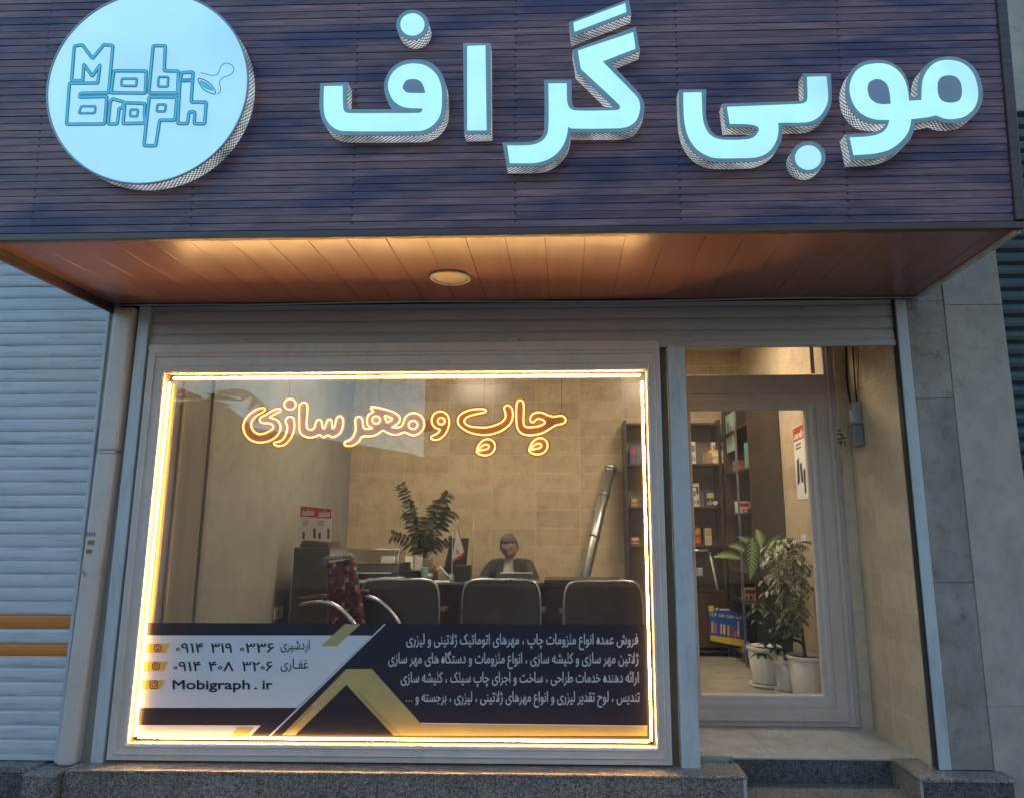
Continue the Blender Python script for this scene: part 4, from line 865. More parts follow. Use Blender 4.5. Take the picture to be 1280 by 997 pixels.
for x_ in (378,398):
    m = MB()
    for k_ in range(3): quad(m, pp, x_, 651+k_*2.2, x_+8-k_, 652+k_*2.2, .0015)
    m.build('small_print', M['grey_pl'], ps)
# printer, trays and small things on the desk
pr = thing('desktop_laminator', (-2.0,2.6,TZ), 'wide dark machine with a clear sloping lid at the left of the desk', 'machine')
m = MB(); m.prism([(-2.12,2.42,TZ+.001),(-2.12,2.85,TZ+.001),(-2.12,2.85,TZ+.13),(-2.12,2.5,TZ+.13),(-2.12,2.42,TZ+.06)], (.58,0,0)); m.build('machine_body', M['black'], pr, bevel=.006)
m = MB(); m.prism([(-2.09,2.49,TZ+.132),(-2.09,2.85,TZ+.132),(-2.09,2.85,TZ+.26),(-2.09,2.6,TZ+.26)], (.52,0,0)); m.build('clear_lid', M['glass_dark'], pr, bevel=.004)
m = MB(); m.tube([(-2.09,2.6,TZ+.262),(-1.57,2.6,TZ+.262)], .008, 6); m.tube([(-2.09,2.6,TZ+.262),(-2.09,2.49,TZ+.134)], .006, 6); m.tube([(-1.57,2.6,TZ+.262),(-1.57,2.49,TZ+.134)], .006, 6); m.build('lid_rim', M['steel'], pr, True)
m = MB(); m.box(-2.08,-1.6,2.41,2.42,TZ+.05,TZ+.06); m.box(-1.72,-1.6,2.5,2.7,TZ+.134,TZ+.2); m.build('machine_detail', M['white_pl'], pr)
def simple(name, mb, mt, label, cat, base, group=None, **k): return tag(origin(mb.build(name, mt if not isinstance(mt, str) else M[mt], **k), base), label, cat, group)
random.seed(11)
m = MB()
for i in range(6): 
    a_ = random.uniform(-.3,.3); x_, y_ = -1.72+i*.03, 2.4; m.hexa([(x_-.1,y_-.05,TZ+.002+i*.003),(x_+.1,y_-.05+a_*.1,TZ+.002+i*.003),(x_+.1,y_+.06+a_*.1,TZ+.002+i*.003),(x_-.1,y_+.06,TZ+.002+i*.003)], [(x_-.1,y_-.05,TZ+.004+i*.003),(x_+.1,y_-.05+a_*.1,TZ+.004+i*.003),(x_+.1,y_+.06+a_*.1,TZ+.004+i*.003),(x_-.1,y_+.06,TZ+.004+i*.003)])
simple('paper_pile', m, 'paper', 'loose white papers in front of the clear lidded machine', 'papers', (-1.65,2.4,TZ))
og = thing('stationery_tray', (-1.42,2.45,TZ), 'black mesh tray holding white cards on the desk', 'tray')
m = MB(); m.box(-1.52,-1.26,2.42,2.56,TZ+.001,TZ+.075); m.box(-1.50,-1.44,2.46,2.54,TZ+.075,TZ+.15); m.build('tray_body', M['black'], og, bevel=.004)
m = MB(); m.hexa([(-1.49,2.5,TZ+.09),(-1.42,2.5,TZ+.09),(-1.42,2.51,TZ+.09),(-1.49,2.51,TZ+.09)], [(-1.50,2.53,TZ+.2),(-1.43,2.53,TZ+.2),(-1.43,2.54,TZ+.2),(-1.50,2.54,TZ+.2)]); m.box(-1.40,-1.33,2.5,2.505,TZ+.07,TZ+.2); m.build('card', M['paper'], og)
simple('paper_cup', MB().lathe([(.03,0),(.04,.1),(.042,.105),(.036,.1)], (-1.28,2.38,TZ+.001), 16), 'teal', 'pale cup beside the black tray on the desk', 'cup', (-1.28,2.38,TZ))
simple('amber_bottle', MB().lathe([(.03,0),(.03,.09),(.012,.11),(.012,.14)], (-1.19,2.38,TZ+.001), 14), mat('amber_glass', (.2,.07,.03), .2), 'small amber bottle right of the pale cup', 'bottle', (-1.19,2.38,TZ), smooth=True)
# leafy plants
def leaf(mb, uvs, base, d, L, W, droop=.25, up=Vector((0,0,1)), segs=5):
    d = Vector(d).normalized(); sd = d.cross(up); sd = sd.normalized() if sd.length > 1e-3 else Vector((1,0,0)); nn = sd.cross(d).normalized()
    b0 = len(mb.v); vs = []
    for i in range(segs+1):
        s_ = i/segs; w_ = W*math.sin(math.pi*min(1,max(.02,s_**.75)))**.8 if i < segs else .0
        ctr = Vector(base)+d*L*s_-Vector((0,0,1))*droop*L*s_*s_
        vs += [ctr-sd*w_/2+nn*w_*.18, ctr, ctr+sd*w_/2+nn*w_*.18]; uvs += [(s_,0),(s_,.5),(s_,1)]
    fs = []
    for i in range(segs):
        a_ = i*3; fs += [(a_,a_+1,a_+4,a_+3),(a_+1,a_+2,a_+5,a_+4)]
    mb.add(vs, fs)
def leafset(mb, uvs, name, mt, parent):
    o = mb.build(name, M[mt], parent, True, recalc=False); wall_uv(o, uvs); return o
random.seed(21)
zp = thing('potted_plant', (-1.40,2.75,TZ), 'dark leafy plant with upright feathery stems in a pale pot on the desk', 'plant')
MB().lathe([(.07,0),(.085,.17),(.09,.175),(.08,.17),(.078,.15)], (-1.36,2.75,TZ+.001), 20).build('pot', M['white_pl'], zp, True)
MB().lathe([(.0775,.0),(.0,.004)], (-1.36,2.75,TZ+.15), 20).build('soil', M['soil'], zp)
sm, lm, uv = MB(), MB(), []
def stemleaf(b, tip, n, L, W, bend=.0):
    b, tip = Vector(b), Vector(tip); mid = (b+tip)/2+Vector((0,0,bend))
    P = [b*(1-s_)**2+mid*2*s_*(1-s_)+tip*s_*s_ for s_ in np.linspace(0,1,12)]; sm.tube(P, [.007-.004*i/11 for i in range(12)], 5)
    for i in range(n):
        f = .22+.78*i/max(1,n-1); j = min(10,int(f*11)); p = P[j].lerp(P[j+1], f*11-j); t_ = (P[j+1]-P[j]).normalized(); sdv = t_.cross(Vector((0,1,.2))).normalized()
        for s_ in (-1,1): leaf(lm, uv, p, sdv*s_+t_*.5+Vector((0,random.uniform(-.6,.6),0)), L*random.uniform(.8,1.15), W, .3, Vector((0,-1,.3)))
zb = (-1.36,2.75,TZ+.15)
stemleaf(zb, (-1.60,2.7,2.04), 15, .085, .034, .12)
for tip, n_, L_, b_ in (((-1.56,2.8,1.78),11,.08,.1),((-1.68,2.8,1.56),8,.08,.1),((-1.50,2.65,1.86),10,.075,.1),((-1.14,2.7,1.95),14,.075,.22),((-1.22,2.72,1.74),10,.09,.1),((-1.30,2.75,1.80),10,.09,.08),((-1.38,2.85,1.72),9,.085,.05),((-1.26,2.6,1.62),9,.08,.1),((-1.0,2.6,1.50),9,.075,.16),((-1.48,2.85,1.52),7,.08,.1)):
    stemleaf(zb, tip, n_, L_, .036, b_)
for tip, n_, b_ in (((-1.22,2.66,1.86),8,.06),((-1.32,2.64,1.70),7,.05),((-1.12,2.68,1.78),8,.12),((-1.46,2.68,1.68),7,.06)):
    stemleaf(zb, tip, n_, .105, .055, b_)
sm.build('stem', M['stem'], zp, True); leafset(lm, uv, 'foliage', 'zz', zp)
mn = thing('computer_monitor', (-1.05,2.55,TZ), 'dark computer monitor seen from behind on the desk', 'monitor')
m = MB(); m.hexa([(-1.16,2.62,TZ+.04),(-.93,2.45,TZ+.04),(-.915,2.48,TZ+.04),(-1.14,2.65,TZ+.04)], [(-1.09,2.62,TZ+.37),(-.905,2.45,TZ+.37),(-.89,2.48,TZ+.37),(-1.07,2.65,TZ+.37)]); m.build('screen_housing', M['walnut_d'], mn, bevel=.008)
MB().lathe([(.1,0),(.1,.012),(.02,.018),(.02,.08)], (-1.0,2.56,TZ+.001), 20).build('stand', M['black'], mn, True)
m = MB(); m.tube([(-1.28,2.4,TZ+.03),(-1.2,2.36,TZ+.05),(-1.14,2.38,TZ+.11),(-1.06,2.34,TZ+.03),(-.98,2.36,TZ+.05)], .012, 6); m.ball((-1.22,2.38,TZ+.03), (.06,.03,.028), 10, 6)
simple('cable_bundle', m, 'teal', 'tangle of pale cables and a small device in front of the monitor', 'cables', (-1.12,2.36,TZ), smooth=True)
fg = thing('desk_flag', (-.87,2.3,TZ), 'triangular white desk flag with red edges on a small stand', 'flag')
FP = 2.3; fp = lambda px, py, l=0.0: Vector(at_y(px, py, FP-l))
m = MB(); m.prism([fp(571,657.5),fp(580.5,689),fp(565,700)], (0,.004,0)); m.build('pennant', M['paper'], fg)
m = MB(); m.prism([fp(571,657.5),fp(572.2,657.5),fp(581.3,689.5),fp(580,689.5)], (0,.005,0)); m.prism([fp(565,700.2),fp(580.8,689),fp(578,695.5),fp(566,702)], (0,.005,0)); ribbon(m, [(570,686),(573,689),(571,691),(574,691)], 1.5, lambda x, y: fp(x, y, .001)); m.build('red_edge', M['red'], fg)
m = MB(); a_ = fp(565,700); m.tube([(a_.x,FP+.01,TZ+.001),(a_.x,FP+.01,1.60)], .004, 6); m.box(a_.x-.02,a_.x+.09,FP-.03,FP+.04,TZ+.001,TZ+.03); m.build('flag_stand', M['white_pl'], fg)
kb = thing('card_holder', (-.72,2.28,TZ), 'dark desk box with a thin upright stick beside the flag', 'desk box')
m = MB(); a_ = at_y(568,716,2.25); b_ = at_y(588,706,2.25); m.box(a_[0],b_[0],2.22,2.36,TZ+.001,b_[2]); m.build('box_body', M['walnut_d'], kb, bevel=.004)
a_, b_ = at_y(590,708,2.2), at_y(591.5,653,2.2); MB().tube([tuple(a_-np.array([0,0,.06])), tuple(b_)], .005, 6).build('stick', mat('pale_wood', (.5,.38,.2), .6), kb, True)
# steel pipe against the wall
a_, b_ = at_y(763,586,3.70), at_y(733,712,3.52); dv = Vector(b_)-Vector(a_); low = Vector(a_)+dv*((FL+.07-a_[2])/dv.z)
sp2 = thing('steel_pipe', low, 'long galvanised steel pipe leaning on the tiled wall', 'pipe')
m = MB(); m.tube([low, a_], .057, 20); m.build('pipe_tube', M['steel'], sp2, True)
m = MB(); A_ = Vector(a_); u_ = (A_-low).normalized(); m.tube([A_, A_+u_*.03, A_+u_*.05], [.072,.072,.045], 20)
for s_ in (.0,.28,.75): m.tube([A_-u_*(s_+.0), A_-u_*(s_+.03)], .063, 20)
m.build('pipe_collar', M['steel'], sp2, True)
# wall socket
q = at_x(347,765,-2.45); so_ = thing('wall_socket', q, 'white double wall socket low on the grey side wall', 'socket')
MB().box(-2.449,-2.437,q[1]-.09,q[1]+.09,q[2]-.05,q[2]+.05).build('socket_plate', M['white_pl'], so_, bevel=.004); MB().box(-2.437,-2.43,q[1]-.06,q[1]-.01,q[2]-.03,q[2]+.03).build('socket_insert', M['grey_pl'], so_)
# small spiky plant by the armchair
gp = thing('potted_plant', (-1.85,.95,FL), 'small plant with long arching pale striped leaves low beside the armchair', 'plant')
MB().lathe([(.09,0),(.12,.24),(.125,.25),(.11,.24)], (-1.83,.95,FL+.001), 20).build('pot', M['pot'], gp, True)
lm, uv = MB(), []
for i in range(16):
    a_ = i*2.4; leaf(lm, uv, (-1.83,.95,FL+.22), (math.cos(a_)*.35,math.sin(a_)*.35,1), random.uniform(.4,.62), .035, .3, segs=6)
leafset(lm, uv, 'foliage', 'dieff', gp)

# ---- the seated man
def skinned(name, joints, edges, material, parent, lv=2):
    me = bpy.data.meshes.new(name); me.from_pydata([j[:3] for j in joints], edges, []); o = bpy.data.objects.new(name, me); C.objects.link(o)
    o.modifiers.new('skin', 'SKIN'); 
    for i, j in enumerate(joints):
        sv = me.skin_vertices[0].data[i]; r_ = j[3]; sv.radius = r_ if isinstance(r_, tuple) else (r_, r_); sv.use_root = (i == 0)
    s_ = o.modifiers.new('sub', 'SUBSURF'); s_.levels = lv; s_.render_levels = lv
    bpy.context.view_layer.update(); dg = bpy.context.evaluated_depsgraph_get(); res = bpy.data.meshes.new_from_object(o.evaluated_get(dg)); bpy.data.objects.remove(o)
    res.materials.clear(); res.materials.append(material)
    for p_ in res.polygons: p_.use_smooth = True
    r = bpy.data.objects.new(name, res); C.objects.link(r)
    if parent is not None: r.parent = parent
    return r
PXm, PYm = -.56, 3.02
man = None
hb = Vector((PXm+.015, PYm-.16, 1.452)); UPM = .105            # head centre
J = [(PXm,PYm+.1,.80,.11),(PXm,PYm+.09,1.0,.1),(PXm,PYm+.04,1.14,.085),(PXm,PYm,1.22,.06),(PXm+.01,PYm-.1,1.31,.066),
     (PXm-.17,PYm+.02,1.13,.035),(PXm-.245,PYm-.12,.97,.034),(PXm-.16,PYm-.40,.90,.032),(PXm-.10,PYm-.47,.91,.03),
     (PXm+.17,PYm+.02,1.13,.035),(PXm+.245,PYm-.12,.97,.034),(PXm+.16,PYm-.40,.90,.032),(PXm+.10,PYm-.47,.91,.03),
     (PXm-.1,PYm-.1,.79,.09),(PXm-.12,PYm-.5,.77,.065),(PXm-.12,PYm-.48,.42,.045),(PXm+.1,PYm-.1,.79,.09),(PXm+.12,PYm-.5,.77,.065),(PXm+.12,PYm-.48,.42,.045)]
E_ = [(0,1),(1,2),(2,3),(3,4),(2,5),(5,6),(6,7),(7,8),(2,9),(9,10),(10,11),(11,12),(0,13),(13,14),(14,15),(0,16),(16,17),(17,18)]
J = [(a,b,(c_+UPM if c_ > .95 and c_ < 1.3 else c_),r_) for a,b,c_,r_ in J]
man = skinned('person', J, E_, M['skin'], None)
# head (bent forward), with brow, nose, mouth, ears, joined into the body mesh
def headfn(d, p):
    q = p.copy(); fr = -d.y
    if fr > 0: q.y *= 1.0
    if d.z < -.1: q.x *= 1-.2*min(1,(-d.z-.1)/.8); 
    nose = math.exp(-((d.x/.16)**2+((d.z+.12)/.22)**2))*max(0,fr); q.y -= .034*nose
    eye = math.exp(-(((abs(d.x)-.36)/.14)**2+((d.z-.12)/.1)**2))*max(0,fr); q.y += .009*eye
    br = math.exp(-(((abs(d.x)-.3)/.3)**2+((d.z-.28)/.09)**2))*max(0,fr); q.y -= .005*br
    mo = math.exp(-((d.x/.3)**2+((d.z+.52)/.05)**2))*max(0,fr); q.y += .006*mo
    ch_ = math.exp(-((d.x/.3)**2+((d.z+.8)/.15)**2))*max(0,fr); q.y -= .012*ch_
    return q
HR = Matrix.Rotation(rad(30), 3, 'X') @ Matrix.Rotation(rad(-8), 3, 'Y')
hm = MB(); hm.ball((0,0,0), (.084,.104,.124), 32, 24, 0, headfn)
for s_ in (-1,1): hm.ball((s_*.085,.005,-.01), (.012,.022,.034), 10, 8)
hmesh = [hb+HR@Vector(v_) for v_ in hm.v]
vv = [tuple(v_.co) for v_ in man.data.vertices]; ff = [tuple(p_.vertices) for p_ in man.data.polygons]; b0 = len(vv)
me2 = bpy.data.meshes.new('person'); me2.from_pydata(vv+[tuple(v_) for v_ in hmesh], [], ff+[tuple(b0+i for i in f_) for f_ in hm.f]); me2.materials.append(M['skin'])
for p_ in me2.polygons: p_.use_smooth = True
man.data = me2
# hands with five fingers
hands = MB()
for s_ in (-1,1):
    w_ = Vector((PXm+s_*.10,PYm-.47,.91)); hands.ball(w_+Vector((-s_*.02,-.05,0)), (.036,.05,.016), 12, 8)
    for k_, L_ in enumerate((.07,.08,.074,.058)):
        b_ = w_+Vector((-s_*.02+(k_-1.5)*.019*s_,-.092,.0)); hands.tube([b_+Vector((0,.02,0)),b_+Vector((0,-L_*.45,.008)),b_+Vector((0,-L_*.8,-.006)),b_+Vector((0,-L_,-.02))], [.0088,.0085,.0078,.006], 8)
    b_ = w_+Vector((-s_*.05,-.04,.0)); hands.tube([b_,b_+Vector((-s_*.03,-.02,.004)),b_+Vector((-s_*.042,-.05,-.006))], [.011,.0095,.007], 8)
v0 = [tuple(v_.co) for v_ in man.data.vertices]; f0 = [tuple(p_.vertices) for p_ in man.data.polygons]; b0 = len(v0)
me3 = bpy.data.meshes.new('person'); me3.from_pydata(v0+list(hands.v), [], f0+[tuple(b0+i for i in f_) for f_ in hands.f]); me3.materials.append(M['skin'])
for p_ in me3.polygons: p_.use_smooth = True
man.data = me3
tag(man, 'person with short grey hair in a dark suit bent over papers at the desk', 'person')
K = [(PXm,PYm+.1,.82,(.2,.16)),(PXm,PYm+.09,.97,(.22,.17)),(PXm,PYm+.03,1.09,(.25,.16)),(PXm,PYm-.0,1.195,(.17,.115)),
     (PXm-.185,PYm+.01,1.145,.1),(PXm-.235,PYm-.08,1.02,.09),(PXm-.245,PYm-.14,.95,.075),(PXm-.165,PYm-.39,.90,.05),(PXm+.185,PYm+.01,1.145,.1),(PXm+.24,PYm-.08,1.02,.09),(PXm+.25,PYm-.14,.95,.075),(PXm+.165,PYm-.39,.90,.05)]
K = [(a,b,(c_+UPM if c_ > .98 else c_),r_) for a,b,c_,r_ in K]
jk = skinned('jacket', K, [(0,1),(1,2),(2,3),(2,4),(4,5),(5,6),(6,7),(2,8),(8,9),(9,10),(10,11)], M['suit'], man)
m = MB(); sy = PYm-.155
m.add([(PXm-.03,sy+.0,1.33),(PXm+.07,sy+.0,1.335),(PXm+.075,sy-.03,1.26),(PXm+.07,sy-.055,1.15),(PXm-.055,sy-.055,1.145),(PXm-.05,sy-.03,1.22)], [(0,1,2,3,4,5)]); 
sh_ = m.build('shirt', M['shirt'], man)
for dx in (0,):
    lp = MB(); lp.add([(PXm-.09,sy+.015,1.32),(PXm-.03,sy-.012,1.33),(PXm-.05,sy-.064,1.14),(PXm-.11,sy-.05,1.18)], [(0,1,2,3)]); lp.add([(PXm+.06,sy-.012,1.335),(PXm+.11,sy+.015,1.32),(PXm+.13,sy-.05,1.17),(PXm+.075,sy-.064,1.13)], [(0,1,2,3)]); lo = lp.build('lapel', M['suit'], man)
def hairfn(d, p):
    return p
hm = MB(); hm.ball((0,.006,.012), (.09,.108,.126), 28, 20)
keep = [f_ for f_ in hm.f if all((hm.v[i][2] > .074+.01*math.sin(hm.v[i][0]*90) or (hm.v[i][1] > .0 and hm.v[i][2] > -.075) or (hm.v[i][1] > -.05 and hm.v[i][2] > -.005)) for i in f_)]
h2 = MB(); h2.add([hb+HR@(Vector(v_)+Vector((0,0,random.uniform(-.002,.002)))) for v_ in hm.v], keep); ho = h2.build('hair', M['hair'], man, True)
ho.modifiers.new('thick', 'SOLIDIFY').thickness = .005
def fpt(x, z, out=.001):
    d_ = Vector((x/.084, -math.sqrt(max(.01, 1-(x/.084)**2-(z/.124)**2)), z/.124)); p_ = headfn(d_, Vector((d_.x*.084, d_.y*.104, d_.z*.124))); return hb+HR@(p_+Vector((0,-out,0)))
for s_ in (-1,1):
    MB().tube([fpt(s_*x_, z_) for x_, z_ in ((.014,.034),(.03,.04),(.048,.032))], .0045, 6).build('eyebrow', M['hair'], man, True)
    MB().tube([fpt(s_*x_, z_) for x_, z_ in ((.018,.012),(.03,.009),(.043,.012))], .0035, 6).build('eye', M['ink'], man, True)
MB().tube([fpt(x_, z_) for x_, z_ in ((-.024,-.066),(-.012,-.063),(0,-.065),(.012,-.063),(.024,-.066))], .0035, 6).build('mouth', mat('lip', (.27,.13,.1), .5), man, True)
pc_ = MB(); a_ = at_y(625,716,2.5); pc_.hexa([(a_[0],2.46,1.06),(a_[0]+.3,2.46,1.05),(a_[0]+.3,2.48,1.05),(a_[0],2.48,1.06)], [(a_[0],2.5,a_[2]),(a_[0]+.3,2.5,a_[2]-.005),(a_[0]+.3,2.515,a_[2]-.005),(a_[0],2.515,a_[2])])
ob_ = simple('clipboard', pc_, 'walnut_d', 'dark clipboard held up in front of the seated man', 'clipboard', (a_[0]+.15,2.48,1.05))
pe_ = MB(); pe_.box(a_[0]-.0,a_[0]+.3,2.495,2.52,a_[2]+.0005,a_[2]+.008); o_ = pe_.build('paper_edge', M['paper'], ob_)
of = thing('office_chair', (PXm,PYm+.3,FL), 'black office chair under the seated man', 'chair')
MB().box(PXm-.22,PXm+.22,PYm-.14,PYm+.3,.60,.675).build('seat', M['black'], of, bevel=.03); MB().box(PXm-.17,PXm+.17,PYm+.27,PYm+.32,.7,1.1).build('backrest', M['black'], of, bevel=.02); MB().tube([(PXm,PYm+.08,.6),(PXm,PYm+.08,FL+.03)], .03, 10).build('post', M['chrome'], of, True); MB().lathe([(.25,.0),(.25,.02),(.05,.05)], (PXm,PYm+.08,FL+.001), 10).build('base', M['black'], of)

# ---- display shelving
sv = thing('display_shelf', (1.17,3.6,FL), 'tall dark shelf unit along the far tiled wall beyond the door', 'shelf')
SX0, SX1, SY0, SY1, STOP = .66, 1.70, 3.46, 3.795, 2.80
MB().box(SX0, 2.025, SY1-.02, SY1, FL, STOP).build('back_panel', mat('shelf_back_board', (.22,.175,.135), .5, 0, .15, 6, stretch=(.2,1,1)), sv)
for x_ in (SX0, 1.335, SX1-.02): MB().box(x_, x_+.03, SY0, SY1-.021, FL, STOP).build('upright', M['walnut_d'], sv, bevel=.002)
shz = [FL+.06, .99, 1.45, 1.86, 2.32, STOP-.03]
for z_ in shz:
    for a_, b_ in ((SX0+.031,1.334),(1.366,SX1-.021)): MB().box(a_, b_, SY0+.01, SY1-.021, z_-.02, z_).build('shelf_board', M['walnut'], sv, bevel=.002)
MB().box(1.366, SX1-.021, SY0+.0, SY0+.018, FL+.09, .965).build('cupboard_door', M['walnut'], sv, bevel=.002)
s2 = thing('display_shelf', (1.87,3.0,FL), 'tall dark side shelf along the right wall with a plain end panel facing the door', 'shelf')
MB().box(1.725, 2.025, 2.40, 2.42, FL, 2.95).build('end_panel', M['walnut_d'], s2); MB().box(2.005, 2.025, 2.42, 3.44, FL, 2.95).build('back_panel', M['walnut_d'], s2)
MB().box(1.725, 2.004, 3.42, 3.44, FL, 2.95).build('end_panel', M['walnut_d'], s2)
MB().box(1.725, 1.745, 2.9, 2.92, FL, 2.95).build('upright', M['steel'], s2)
for z_ in (FL+.1, .93, 1.22, 1.78, 2.2, 2.62): MB().box(1.735, 2.004, 2.421, 3.419, z_-.018, z_).build('shelf_board', M['walnut'], s2)
# goods on the shelves
random.seed(5)
def goods(name, label, cat, x0, x1, y0, z, h, mt, extra=None):
    t = thing(name, ((x0+x1)/2,y0+.04,z), label, cat, 'goods on the display shelves')
    MB().box(x0, x1, y0, y0+.09, z+.001, z+h).build('carton', M[mt], t, bevel=.003)
    m = MB(); w_ = x1-x0
    m.box(x0+w_*.12, x1-w_*.12, y0-.0015, y0, z+h*.55, z+h*.85); 
    for k_ in range(3): m.box(x0+w_*(.1+.3*k_), x0+w_*(.28+.3*k_), y0-.0015, y0, z+h*.12, z+h*(.3+.1*(k_ % 2)))
    m.build('printed_panel', M[extra or 'ink'], t); return t
def sx(px, y): return at_y(px, 600, y)[0]
g = SY0+.03
goods('goods_box', 'yellow and white box on the upper middle shelf seen through the door', 'box', sx(888,g), sx(915,g), g, 2.321, .15, 'yellow', 'paper')
goods('goods_box', 'white card box standing behind the yellow box', 'box', sx(894,g), sx(911,g), g+.12, 2.321, .25, 'paper', 'pink')
goods('goods_box', 'tall pale carton on the shelf beside the door handle side', 'box', sx(863,g), sx(871,g), g, 2.321, .24, 'paper', 'grey_pl')
goods('goods_box', 'small white carton on the second shelf by the left upright', 'box', sx(864,g), sx(870,g), g, 1.861, .2, 'paper', 'grey_pl')
for i in range(4):
    t = simple('figurine', MB().lathe([(.02,0),(.012,.02),(.018,.06),(.008,.09),(.011,.11),(.0,.125)], (sx(881+i*3.2,g-.0)+0,g+.0,2.321), 10), mat('rosy_clay', (.4,.25,.18), .6), 'little clay coloured figure in the row left of the yellow box', 'figurine', (sx(881+i*3.2,g),g,2.321), 'clay figures on the shelf', smooth=True)
def engine(x, y, z, s, label, mt):
    t = thing('model_vehicle', (x,y,z), label, 'model', 'models on the display shelves')
    m = MB(); m.box(x-.07*s,x+.07*s,y-.03*s,y+.03*s,z+.03*s,z+.07*s); m.box(x-.02*s,x+.06*s,y-.028*s,y+.028*s,z+.07*s,z+.12*s); m.build('model_body', M[mt], t, bevel=.006*s)
    for a_ in (-1,1):
        for b_ in (-1,1): MB().lathe([(.028*s,-.008*s),(.028*s,.008*s)], (x+a_*.05*s,y+b_*.035*s,z+.029*s), 12, axis='y').build('wheel', M['black'], t)
engine(sx(906,g),g+.03,1.861,.9,'small dark model machine on the middle shelf','black'); engine(sx(893,g),g+.04,1.861,.5,'tiny pale model left of the dark one','white_pl')
engine(1.86,2.75,1.781,.9,'red and white model on the side shelf beside the end panel','red')
engine(1.86,2.8,2.201,.7,'dark model on the upper side shelf','grey_pl')
def sidecard(label, y0, y1, z, h, mt):
    t = thing('product_card', (1.74,(y0+y1)/2,z), label, 'card', 'cards on the side shelf'); MB().box(1.752,1.760,y0,y1,z+.001,z+h).build('card', M[mt], t)
    m = MB()
    for k_ in range(3): m.box(1.7505,1.7519,y0+.04+(y1-y0-.08)*k_/3, y0+.0+(y1-y0-.0)*(k_+.7)/3, z+h*.2, z+h*(.5+.15*k_))
    m.build('printed_figure', M['grey_pl'], t)
sidecard('large pale teal card high on the side shelf', 2.96, 3.38, 2.42, .4, 'teal'); sidecard('small green card on the side shelf by the end panel', 2.46, 2.66, 2.201, .24, 'green')
goods('goods_box', 'little red and green goods tray low on the side shelf', 'box', 1.75, 1.95, 2.5, .931, .1, 'red', 'green')
goods('goods_box', 'white boxed item on the side shelf above the red tray', 'box', 1.75, 1.92, 2.5, 1.221, .09, 'white_pl', 'black')
bk = thing('wicker_basket', (sx(908,g),g,1.451), 'small brown wicker basket on the lower shelf behind the big leaf', 'basket')
MB().lathe([(.05,0),(.065,.09),(.06,.09),(.048,.01)], (sx(908,g),g+.04,1.451), 18, flute=.03, nf=9).build('basket_body', mat('wicker', (.3,.16,.08), .7, 0, .3, 40), bk)
MB().tube([(sx(908,g)+.06*math.cos(a_),g+.04,1.54+.06*math.sin(a_)) for a_ in np.linspace(0,math.pi,9)], .006, 6).build('handle', mat('wicker_handle', (.3,.16,.08), .7), bk)
ss = thing('desk_calendar', (sx(913,g),g,.991), 'white standing calendar card on the lower shelf', 'calendar')
a_, b_ = sx(906,g), sx(925,g); m = MB(); m.hexa([(a_,g,.992),(b_,g,.992),(b_,g+.02,.992),(a_,g+.02,.992)], [(a_+.02,g+.06,1.25),(b_-.03,g+.06,1.25),(b_-.03,g+.065,1.25),(a_+.02,g+.065,1.25)]); m.build('card', M['paper'], ss)
MB().box(a_-.02, b_, g-.02, g+.1, .9905, .9915).build('base', M['grey_pl'], ss)
a_ = sx(891,g); simple('white_tube', MB().tube([(a_,g,1.0),(a_-.055,g+.06,1.38)], .012, 8), 'white_pl', 'white tube leaning left of the standing calendar', 'tube', (a_,g,.991), smooth=True)
random.seed(17)
for n_, (xa, xb_, z_, cnt) in enumerate(((.72,1.3,2.321,4),(.72,1.3,1.861,4),(.72,1.3,1.451,3),(1.4,1.66,1.451,2),(1.4,1.66,1.861,2))):
    for i in range(cnt):
        w_ = (xb_-xa)/cnt; x0_ = xa+i*w_+random.uniform(.0,.03); h_ = random.uniform(.08,.26); k_ = random.choice(['paper','grey_pl','white_pl','green','red','blue','teal','walnut'])
        nm_ = {'paper':'white','grey_pl':'grey','white_pl':'off white','green':'green','red':'red','blue':'blue','teal':'pale teal','walnut':'brown'}[k_]
        goods('goods_box', '%s carton, %s in its row on the %s shelf of the %s bay' % (nm_, ['first','second','third','fourth'][i], {2.321:'upper',1.861:'middle',1.451:'lower'}[z_], 'window side' if xb_ < 1.35 else 'door side'), 'box', x0_, x0_+w_*random.uniform(.45,.75), g+random.uniform(.12,.17), z_, h_, k_, random.choice(['ink','paper','red','yellow']))
for i, (z_, y_, mt_1) in enumerate(((1.221,2.9,'grey_pl'),(1.781,3.1,'white_pl'),(2.201,3.1,'grey_pl'),(.931,3.0,'paper'))):
    goods('goods_box', '%s boxed item on the %s level of the side shelf' % ({'grey_pl':'grey','white_pl':'off white','paper':'white'}[mt_1], ['lower middle','upper middle','upper','lowest'][i]), 'box', 1.76, 1.9, y_, z_, .12, mt_1, 'red')
